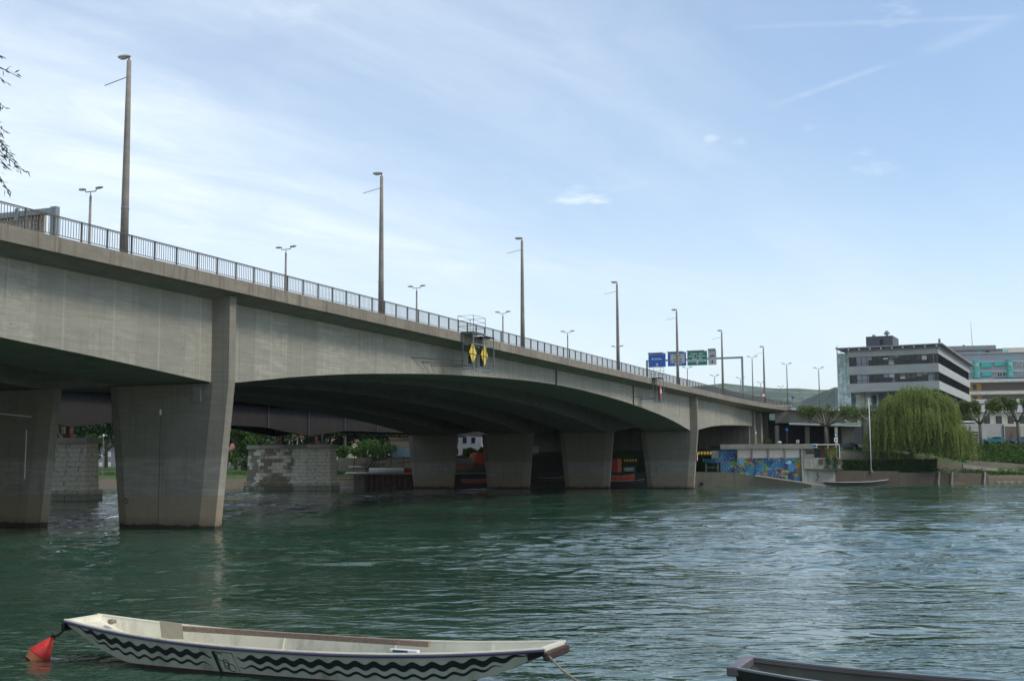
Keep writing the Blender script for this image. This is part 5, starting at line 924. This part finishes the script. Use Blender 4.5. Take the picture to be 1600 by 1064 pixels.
# ================================================================ FOREGROUND BOATS AND BUOY
pL, pR = Vector((-9.1, 25.8, 0)), Vector((.72, 21.45, 0)); ax = (pR-pL); LB = ax.length; angB = math.atan2(ax.y, ax.x)
wb = empty('white_punt', (pL+pR)/2, angB, 'long cream white flat bottomed punt with black wavy stripes moored in the foreground', 'boat')
def hs(s):      # half width at gunwale, half width at chine, gunwale height, bottom height
    m = 1-abs(2*s-1); wt = .5+.44*(1-(1-m)**2.3); wbt = .44+.34*(1-(1-m)**2.1); zt = .52+.25*abs(2*s-1)**2.2
    zb = float(np.interp(s, [0, .036, .0845, .138, .174, .22, .275, .74, .8367, .921, .976, 1], [.68, .54, .31, .13, .04, -.03, -.07, -.07, .06, .315, .576, .68])); return wt, min(wbt, wt-.03), zt, zb
S = np.linspace(0, 1, 61); th_ = .045
R = []
for s in S:
    wt, wc, zt, zb = hs(s); x = (s-.5)*LB; zi = min(zb+.06, zt-.02); R.append([(x, -wt, zt), (x, -wc, zb), (x, wc, zb), (x, wt, zt), (x, wt-th_, zt), (x, wc-th_, zi), (x, -wc+th_, zi), (x, -wt+th_, zt)])
b = MB(); n = 8
vs = [v for r in R for v in r]; b.v = vs
for a in range(len(R)-1):
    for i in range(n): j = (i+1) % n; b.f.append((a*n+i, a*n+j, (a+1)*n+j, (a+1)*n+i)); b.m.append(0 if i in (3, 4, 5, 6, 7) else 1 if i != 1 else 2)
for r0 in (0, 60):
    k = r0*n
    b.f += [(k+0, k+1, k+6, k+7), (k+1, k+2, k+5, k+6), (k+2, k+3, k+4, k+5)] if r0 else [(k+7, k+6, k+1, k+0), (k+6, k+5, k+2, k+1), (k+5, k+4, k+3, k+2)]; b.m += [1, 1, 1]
b.build('hull', [MAT['boatwhite'], MAT['boatside_shaded'], MAT['bottom']], wb)
def sidept_(s, t):
    wt, wc, zt, zb = hs(s); return Vector(((s-.5)*LB, -(wc+(wt-wc)*t)-.003, zb+(zt-zb)*t))
b_ = MB(); b_.rings([[sidept_(s, t) for t in (.001, max(.004, (.05-hs(s)[3])/(hs(s)[2]-hs(s)[3])))] for s in np.linspace(.165, .83, 60)], close=False, caps=False); b_.build('boot_stripe', MAT['bottom'], wb)
# end boards
for s0, s1 in ((.0, .012), (.988, 1)):
    b = MB(); rr = []
    for s in (s0, s1): wt, wc, zt, zb = hs(s); x = (s-.5)*LB; rr.append([(x, -wt+th_+.002, zt+.02), (x, -wc+th_, zb+.03), (x, wc-th_, zb+.03), (x, wt-th_-.002, zt+.02)])
    b.rings(rr); b.build('end_board', MAT['boatwhite'], wb)
def sidept(s, t, off=.004):
    wt, wc, zt, zb = hs(s); nrm = Vector((0, -(zt-zb), -(wt-wc))).normalized()*off; return Vector(((s-.5)*LB, -(wc+(wt-wc)*t), zb+(zt-zb)*t))+nrm
for sgn in (-1, 1):
    b = MB(); b.tube([((s-.5)*LB, sgn*(hs(s)[0]+.004), hs(s)[2]-.025) for s in S], .022, 6); b.build('rubbing_strip', MAT['violet'], wb)
    b = MB(); b.tube([((s-.5)*LB, sgn*(hs(s)[0]-th_/2), hs(s)[2]+.012) for s in S], .028, 6); b.build('gunwale', MAT['boatwhite'], wb)
def wave(name, s0, s1, tc, hw, amp, taper):
    b = MB(); n = 360; top = []; bot = []
    for i in range(n+1):
        s = s0+(s1-s0)*i/n; wt, wc, zt, zb = hs(s); Hs = math.hypot(zt-zb, wt-wc); vis = max(zt-max(zb, 0.0), .08); ph = 2*PI*(s*LB)/.375; k = min(1, (s-s0)/.04+.1, (s1-s)/.04+.1) if taper else 1
        zc = zt-vis*(1-tc)+amp*math.sin(ph)*min(1, vis/.4); z1 = zc+hw*k*min(1.1, vis/.4); z0 = zc-hw*k*min(1.1, vis/.4); z1 = min(z1, zt-.05); z0 = max(z0, zb+.01); z1 = max(z1, z0+.003)
        top.append(sidept(s, (z1-zb)/(zt-zb), .005)); bot.append(sidept(s, (z0-zb)/(zt-zb), .005))
    b.rings([[top[i], bot[i]] for i in range(n+1)], close=False, caps=False); return b.build(name, MAT['black'], wb)
wave('wavy_stripe', .035, .378, .64, .052, .034, True); wave('wavy_stripe', .432, .975, .64, .052, .034, True)
wave('thin_wavy_stripe', .075, .374, .34, .024, .03, True); wave('thin_wavy_stripe', .436, .93, .34, .024, .03, True)
def decal(name, pts, mat, off=.007):
    b = MB(); b.add([sidept(s, t, off) for s, t in pts], [tuple(range(len(pts)))]); return b.build(name, mat, wb)
t1, t0_ = .83, .2; pl = decal('emblem_panel', [(.382, t1), (.423, t1), (.438, t0_), (.397, t0_)][::-1], MAT['boatside_shaded'], .006); b = MB(); b.add([sidept(s, t, .008) for s, t in [(.378, t1+.02), (.3845, t1+.02), (.3985, t0_-.04), (.392, t0_-.04)][::-1]], [(0, 1, 2, 3)]); b.build('emblem_bar', MAT['black'], pl).parent = wb
b = MB(); fr_ = [(.3855, t1), (.423, t1), (.4365, t0_), (.3995, t0_), (.3855, t1)]
b.tube([sidept(s, t, .008) for s, t in fr_], .006, 4)
def ring(sc, tc_, rs, rt, a0=0, a1=2*PI): b.tube([sidept(sc+rs*math.cos(a)+(tc_-(tc_+rt*math.sin(a)))*.02, tc_+rt*math.sin(a), .009) for a in np.linspace(a0, a1, 18)], .0065, 4)
ring(.3975, .68, .0075, .125, .6, 5.6); ring(.408, .50, .006, .1, -2.2, 2.3); ring(.4085, .42, .0065, .1, -2.5, 2.4); ring(.4195, .36, .0078, .12)
b.tube([sidept(.4035, .62, .009), sidept(.4045, .34, .009)], .0065, 4); b.build('emblem_monogram', MAT['black'], wb)
for s0, s1 in ((.972, 1.0), (.0, .009)):
    rr = []
    for s in (s0, s1): a_, c_ = sidept(s, 1.0, .02), sidept(s, .1 if s1 == 1 else .0, .02); rr.append([a_, c_, c_+Vector((0, .03, 0)), a_+Vector((0, .03, 0))])
    b = MB(); b.rings(rr); b.build('bow_fender', MAT['black'], wb)
b = MB(); x = LB/2; b.box(x-.02, x+.07, -.52, .52, .58, .72, .02); b.build('end_fender', MAT['bottom'], wb); b = MB(); b.box(-x-.07, -x+.02, -.52, .5, .56, .72, .02); b.build('end_fender', MAT['black'], wb)
for s in (.3, .52, .74): pass
for s in (.16, .42, .66, .86): wt, wc, zt, zb = hs(s); b = MB(); b.bar(((s-.5)*LB, wc-.06, zb+.06), ((s-.5)*LB, wt-.06, zt-.02), .045, .03); b.build('rib', MAT['boatwhite'], wb)
b = MB(); b.box(-2.9, 2.6, -.6, .6, -.004, .012); b.build('floor_boards', paint('floor_cream', (.68, .64, .49), .6, 0, .2), wb)
b = MB(); b.ball((-LB/2+.55, .28, .68), .09, .07, .06, 7, 5); b.tube([(-LB/2+.6+.07*math.cos(t), .27+.07*math.sin(t), .66+.006*t) for t in np.linspace(0, 12, 40)], .014, 5); b.build('rope_coil', MAT['rope'], wb)
# long steering oar resting across the punt
a_, c_ = W(279, 981, 25.0), W(671, 1006, 22.95); oar = empty('long_oar', (0, 0, 0), 0, 'long brown wooden oar with pale square blade lying in the white punt', 'oar'); b = MB(); b.bar(a_, c_, .1, .1); b.build('shaft', MAT['wood'], oar)
d = (c_-a_).normalized(); up = Vector((.0, -.42, .9)).normalized(); b = MB(); e0 = a_-d*.42; b.rings([[e0+up*.2+nn, a_+d*.12+up*.16+nn, a_+d*.12-up*.2+nn, e0-up*.24+nn] for nn in (Vector((0, -.075, -.03)), Vector((0, -.05, -.03)))]); b.build('blade', paint('oar_blade', (.42, .39, .31), .7), oar)
# rope from the punt's right end to the near bank
b = MB(); s0 = wb.matrix_world @ Vector((0, 0, 0)); tip = Vector(((pL+pR)/2))+Matrix.Rotation(angB, 3, 'Z') @ Vector((LB/2-.03, -.3, .66)); e_ = W(905, 1066, 18.9); e2 = Vector((1.75, 9, 1.95)); pts = []
ctrl = [tip, tip.lerp(e_, .5)-Vector((0, 0, .04)), e_, e_.lerp(e2, .5)-Vector((0, 0, .12)), e2]
b.tube(ctrl, .018, 6); b.tube([tip+Vector((-.03+.05*math.cos(t), .02, .05*math.sin(t))) for t in np.linspace(0, 2*PI, 9)], .02, 5); tag(b.build('mooring_rope', MAT['rope']), 'thin tan rope running from the right end of the white punt to the bank', 'rope')
# buoy
bu = empty('mooring_buoy', W(61, 1012, 25.9), 0, 'red cone shaped mooring buoy with orange base tilted in the water', 'buoy'); bu.location.z = -.03; bu.scale = (.82, .82, .82); bu.rotation_euler = (math.radians(-12), math.radians(33), 0)
b = MB(); b.tube([(0, 0, .02), (0, 0, .05), (0, 0, .2), (0, 0, .35), (0, 0, .48), (0, 0, .53)], [.3, .3, .225, .15, .08, .045], 36); b.build('cone', MAT['buoyred'], bu, smooth=True); b = MB(); b.tube([(0, 0, -.16), (0, 0, .018)], [.27, .31], 22); b.build('base', MAT['buoyorange'], bu)
b = MB(); b.tube([(.06*math.cos(t), 0, .57+.06*math.sin(t)) for t in np.linspace(0, 2*PI, 10)], .02, 6); b.build('eye', MAT['chain'], bu)
tipb = bu.location+Vector((math.sin(math.radians(33))*.465, .07, math.cos(math.radians(33))*.465)); lft = Vector(((pL+pR)/2))+Matrix.Rotation(angB, 3, 'Z') @ Vector((-LB/2-.04, -.35, .66))
ch = MB(); n = 15
for i in range(n):
    q = tipb.lerp(lft, (i+.5)/n)-Vector((0, 0, .06*math.sin(PI*(i+.5)/n))); dd_ = (lft-tipb).normalized(); sd_ = Vector((0, 0, 1)) if i % 2 else dd_.cross(Vector((0, 0, 1))).normalized()
    ch.tube([q+dd_*.045*math.cos(t)+sd_*.022*math.sin(t) for t in np.linspace(0, 2*PI, 9)], .009, 5)
tag(ch.build('mooring_chain', MAT['chain']), 'short dark chain between the red buoy and the punt', 'chain')
# dark punt in the lower right corner
q0 = Vector(((4.15+3.4)/2, (20.75+19.75)/2, 0)); angD = math.radians(-23.0); dp = empty('dark_punt', q0, angD, 'dark brown flat punt with metal edged gunwale cut off by the lower right corner', 'boat'); LD = 9.6; R = []
for s in np.linspace(0, 1, 25):
    wt = .62+.3*(1-(1-(1-abs(2*s-1)))**2.2); zt = .47+.2*abs(2*s-1)**2.4-.03; zb = -.12+.5*max(0, (.12-s)/.12)**1.3+.5*max(0, (s-.88)/.12)**1.3; wc = wt-.12; x = s*LD; R.append([(x, -wt, zt), (x, -wc, zb), (x, wc, zb), (x, wt, zt), (x, wt-.05, zt), (x, wc-.04, zb+.05), (x, -wc+.04, zb+.05), (x, -wt+.05, zt)])
b = MB(); b.v = [v for r in R for v in r]
for a in range(24):
    for i in range(8): j = (i+1) % 8; b.f.append((a*8+i, a*8+j, (a+1)*8+j, (a+1)*8+i)); b.m.append(1 if i in (4, 5, 6) else 0)
for k in (0, 192): q_ = [(k+7, k+6, k+1, k+0), (k+6, k+5, k+2, k+1), (k+5, k+4, k+3, k+2)]; b.f += q_ if k == 0 else [f[::-1] for f in q_]; b.m += [0, 0, 0]
b.build('hull', [MAT['darkboat'], MAT['darkin']], dp)
for sg_ in (0, 3):
    b = MB(); b.rings([[Vector(r[sg_])+Vector((0, dy+(.025 if sg_ == 0 else -.025), dz)) for dy, dz in ((-.045, .0), (.045, .0), (.045, .03), (-.045, .03))] for r in R]); b.build('gunwale_cap', MAT['steelgrey'], dp)
    b = MB(); b.rings([[Vector(r[sg_])+Vector((0, (.08 if sg_ == 0 else -.08)+dy, dz)) for dy, dz in ((-.02, -.05), (.02, -.05), (.02, -.012), (-.02, -.012))] for r in R]); b.build('gunwale_trim', MAT['trim'], dp)
r0 = R[0]; b = MB(); b.box(-.14, .06, r0[0][1], r0[3][1], r0[0][2]-.12, r0[0][2]+.035, .02); b.build('end_beam', MAT['trim'], dp)
b = MB(); b.add([(.06, -.5, .3), (.06, .5, .3), (1.15, .62, -.05), (1.15, -.62, -.05)], [(0, 1, 2, 3)]); b.add([(.06, -.5, .27), (.06, .5, .27), (1.15, .62, -.08), (1.15, -.62, -.08)], [(3, 2, 1, 0)]); b.build('sloping_floor', paint('dark_floor', (.15, .145, .11), .7), dp)
b = MB()
for x in (2.72, 3.12): b.tube([(x+.09*math.cos(t), .76, .24+.05*math.sin(t)) for t in np.linspace(0, 2*PI, 12)], .02, 6)
b.bar((2.75, .77, .26), (3.1, .77, .26), .05); b.build('handle', MAT['steelgrey'], dp)
for x, z in ((1.35, .36), (2.45, .3), (3.5, .28), (4.4, .27), (1.2, .33)): b = MB(); b.ball((x, .775, z), .022, .02, .022, 7, 5); b.build('rivet', MAT['white'], dp)
ch = MB(); a0_ = q0+Matrix.Rotation(angD, 3, 'Z') @ Vector((-.12, -.5, .36)); a1_ = Vector((2.4, 17.5, -.3))
for i in range(30):
    q = a0_.lerp(a1_, (i+.5)/30); dd_ = (a1_-a0_).normalized(); sd_ = Vector((0, 0, 1)) if i % 2 else Vector((1, 0, 0)); ch.tube([q+dd_*.05*math.cos(t)+sd_*.024*math.sin(t) for t in np.linspace(0, 2*PI, 9)], .009, 5)
tag(ch.build('mooring_chain', MAT['chain']), 'dark chain dropping into the water from the dark punt corner', 'chain')
# ================================================================ NEAR TREE whose twigs hang into the upper left corner
rng = np.random.default_rng(31); nt_ = empty('overhanging_tree', (-9.6, 7.2, 1.85), 0, 'tree on the near bank whose leafy twigs hang into the upper left corner', 'tree'); o0 = Vector(nt_.location); b = MB(); tw = MB(); C = []; D = []
b.tube([(0, 0, -.3), (.1, .3, 2.5), (.2, 1.0, 5), (.3, 1.8, 8)], [.32, .26, .18, .08], 10)
ends = [((0, 88), (-60, 60)), ((24, 118), (-70, 95)), ((10, 130), (-60, 100)), ((8, 168), (-70, 150)), ((8, 205), (-50, 190)), ((38, 268), (-60, 215)), ((22, 248), (-60, 200)), ((14, 300), (-40, 240)), ((10, 232), (-40, 200)), ((6, 285), (-50, 262)), ((12, 262), (-40, 232)), ((2, 215), (-50, 170))]
for (ex, ey), (sx, sy) in ends:
    Y = rng.uniform(12.6, 14); a_ = W(sx, sy, Y)-o0; e_ = W(ex, ey, Y)-o0; root = Vector((.2, 1.5, max(3.5, a_.z*.55))); mid = a_.lerp(e_, .5)+Vector((0, 0, .1)); b.tube([root, a_.lerp(root, .4)+Vector((0, 0, .4)), a_], [.05, .025, .01], 5); tw.tube([a_, mid, e_], [.009, .006, .003], 4); L_ = (e_-a_).length
    for i in range(int(L_*60)):
        t = rng.random(); q = (a_.lerp(mid, t*2) if t < .5 else mid.lerp(e_, t*2-1))+Vector(rng.normal(size=3)*.018); C.append(q); D.append((e_-a_).normalized()*.9+Vector((0, 0, -.35))+Vector(rng.normal(size=3)*.55))
b.build('trunk', MAT['bark'], nt_, smooth=True); tw.build('twigs', MAT['bark'], nt_)
for k in range(5200):      # the rest of the crown, outside the frame
    q = Vector((rng.normal()*1.5-1.2, 2.4+rng.normal()*2.0, 7+rng.normal()*1.7)); w_ = q+o0
    if w_.x > -800/1869*w_.y*1.12-.25: continue
    C.append(q); D.append(Vector(rng.normal(size=3)))
v = []; f = []
for q, d_ in zip(C, D):
    d_ = d_.normalized(); s_ = d_.cross(Vector(rng.normal(size=3))).normalized()*.0085; l_ = rng.uniform(.06, .1); k = len(v); v += [tuple(q), tuple(q+d_*l_*.45+s_), tuple(q+d_*l_), tuple(q+d_*l_*.45-s_)]; f.append((k, k+1, k+2, k+3))
npmesh('crown', np.array(v), np.array(f), LEAF['near'], nt_)

# ================================================================ air between here and the hills
hm = bpy.data.materials.new('haze'); hm.use_nodes = True; nt = hm.node_tree; nt.nodes.clear(); out = nt.nodes.new('ShaderNodeOutputMaterial'); pv_ = nt.nodes.new('ShaderNodeVolumePrincipled')
pv_.inputs['Color'].default_value = (.82, .9, 1, 1); pv_.inputs['Density'].default_value = .00005; pv_.inputs['Anisotropy'].default_value = .2; nt.links.new(pv_.outputs[0], out.inputs['Volume'])
b = MB(); b.box(-14000, 14000, -400, 6500, -6, 420); tag(b.build('haze', hm), kind='stuff')

bl = empty('bailer', W(632, 1016.5, 22.9), angB, 'small pale blue and white bailer lying near the right end of the white punt', 'bailer'); b = MB(); b.box(-.3, .3, -.06, .06, -.04, .03, .015); b.build('scoop', MAT['white'], bl); b = MB(); b.box(-.22, .1, -.062, -.0605, -.03, .02); b.build('blue_band', MAT['tarp'], bl)
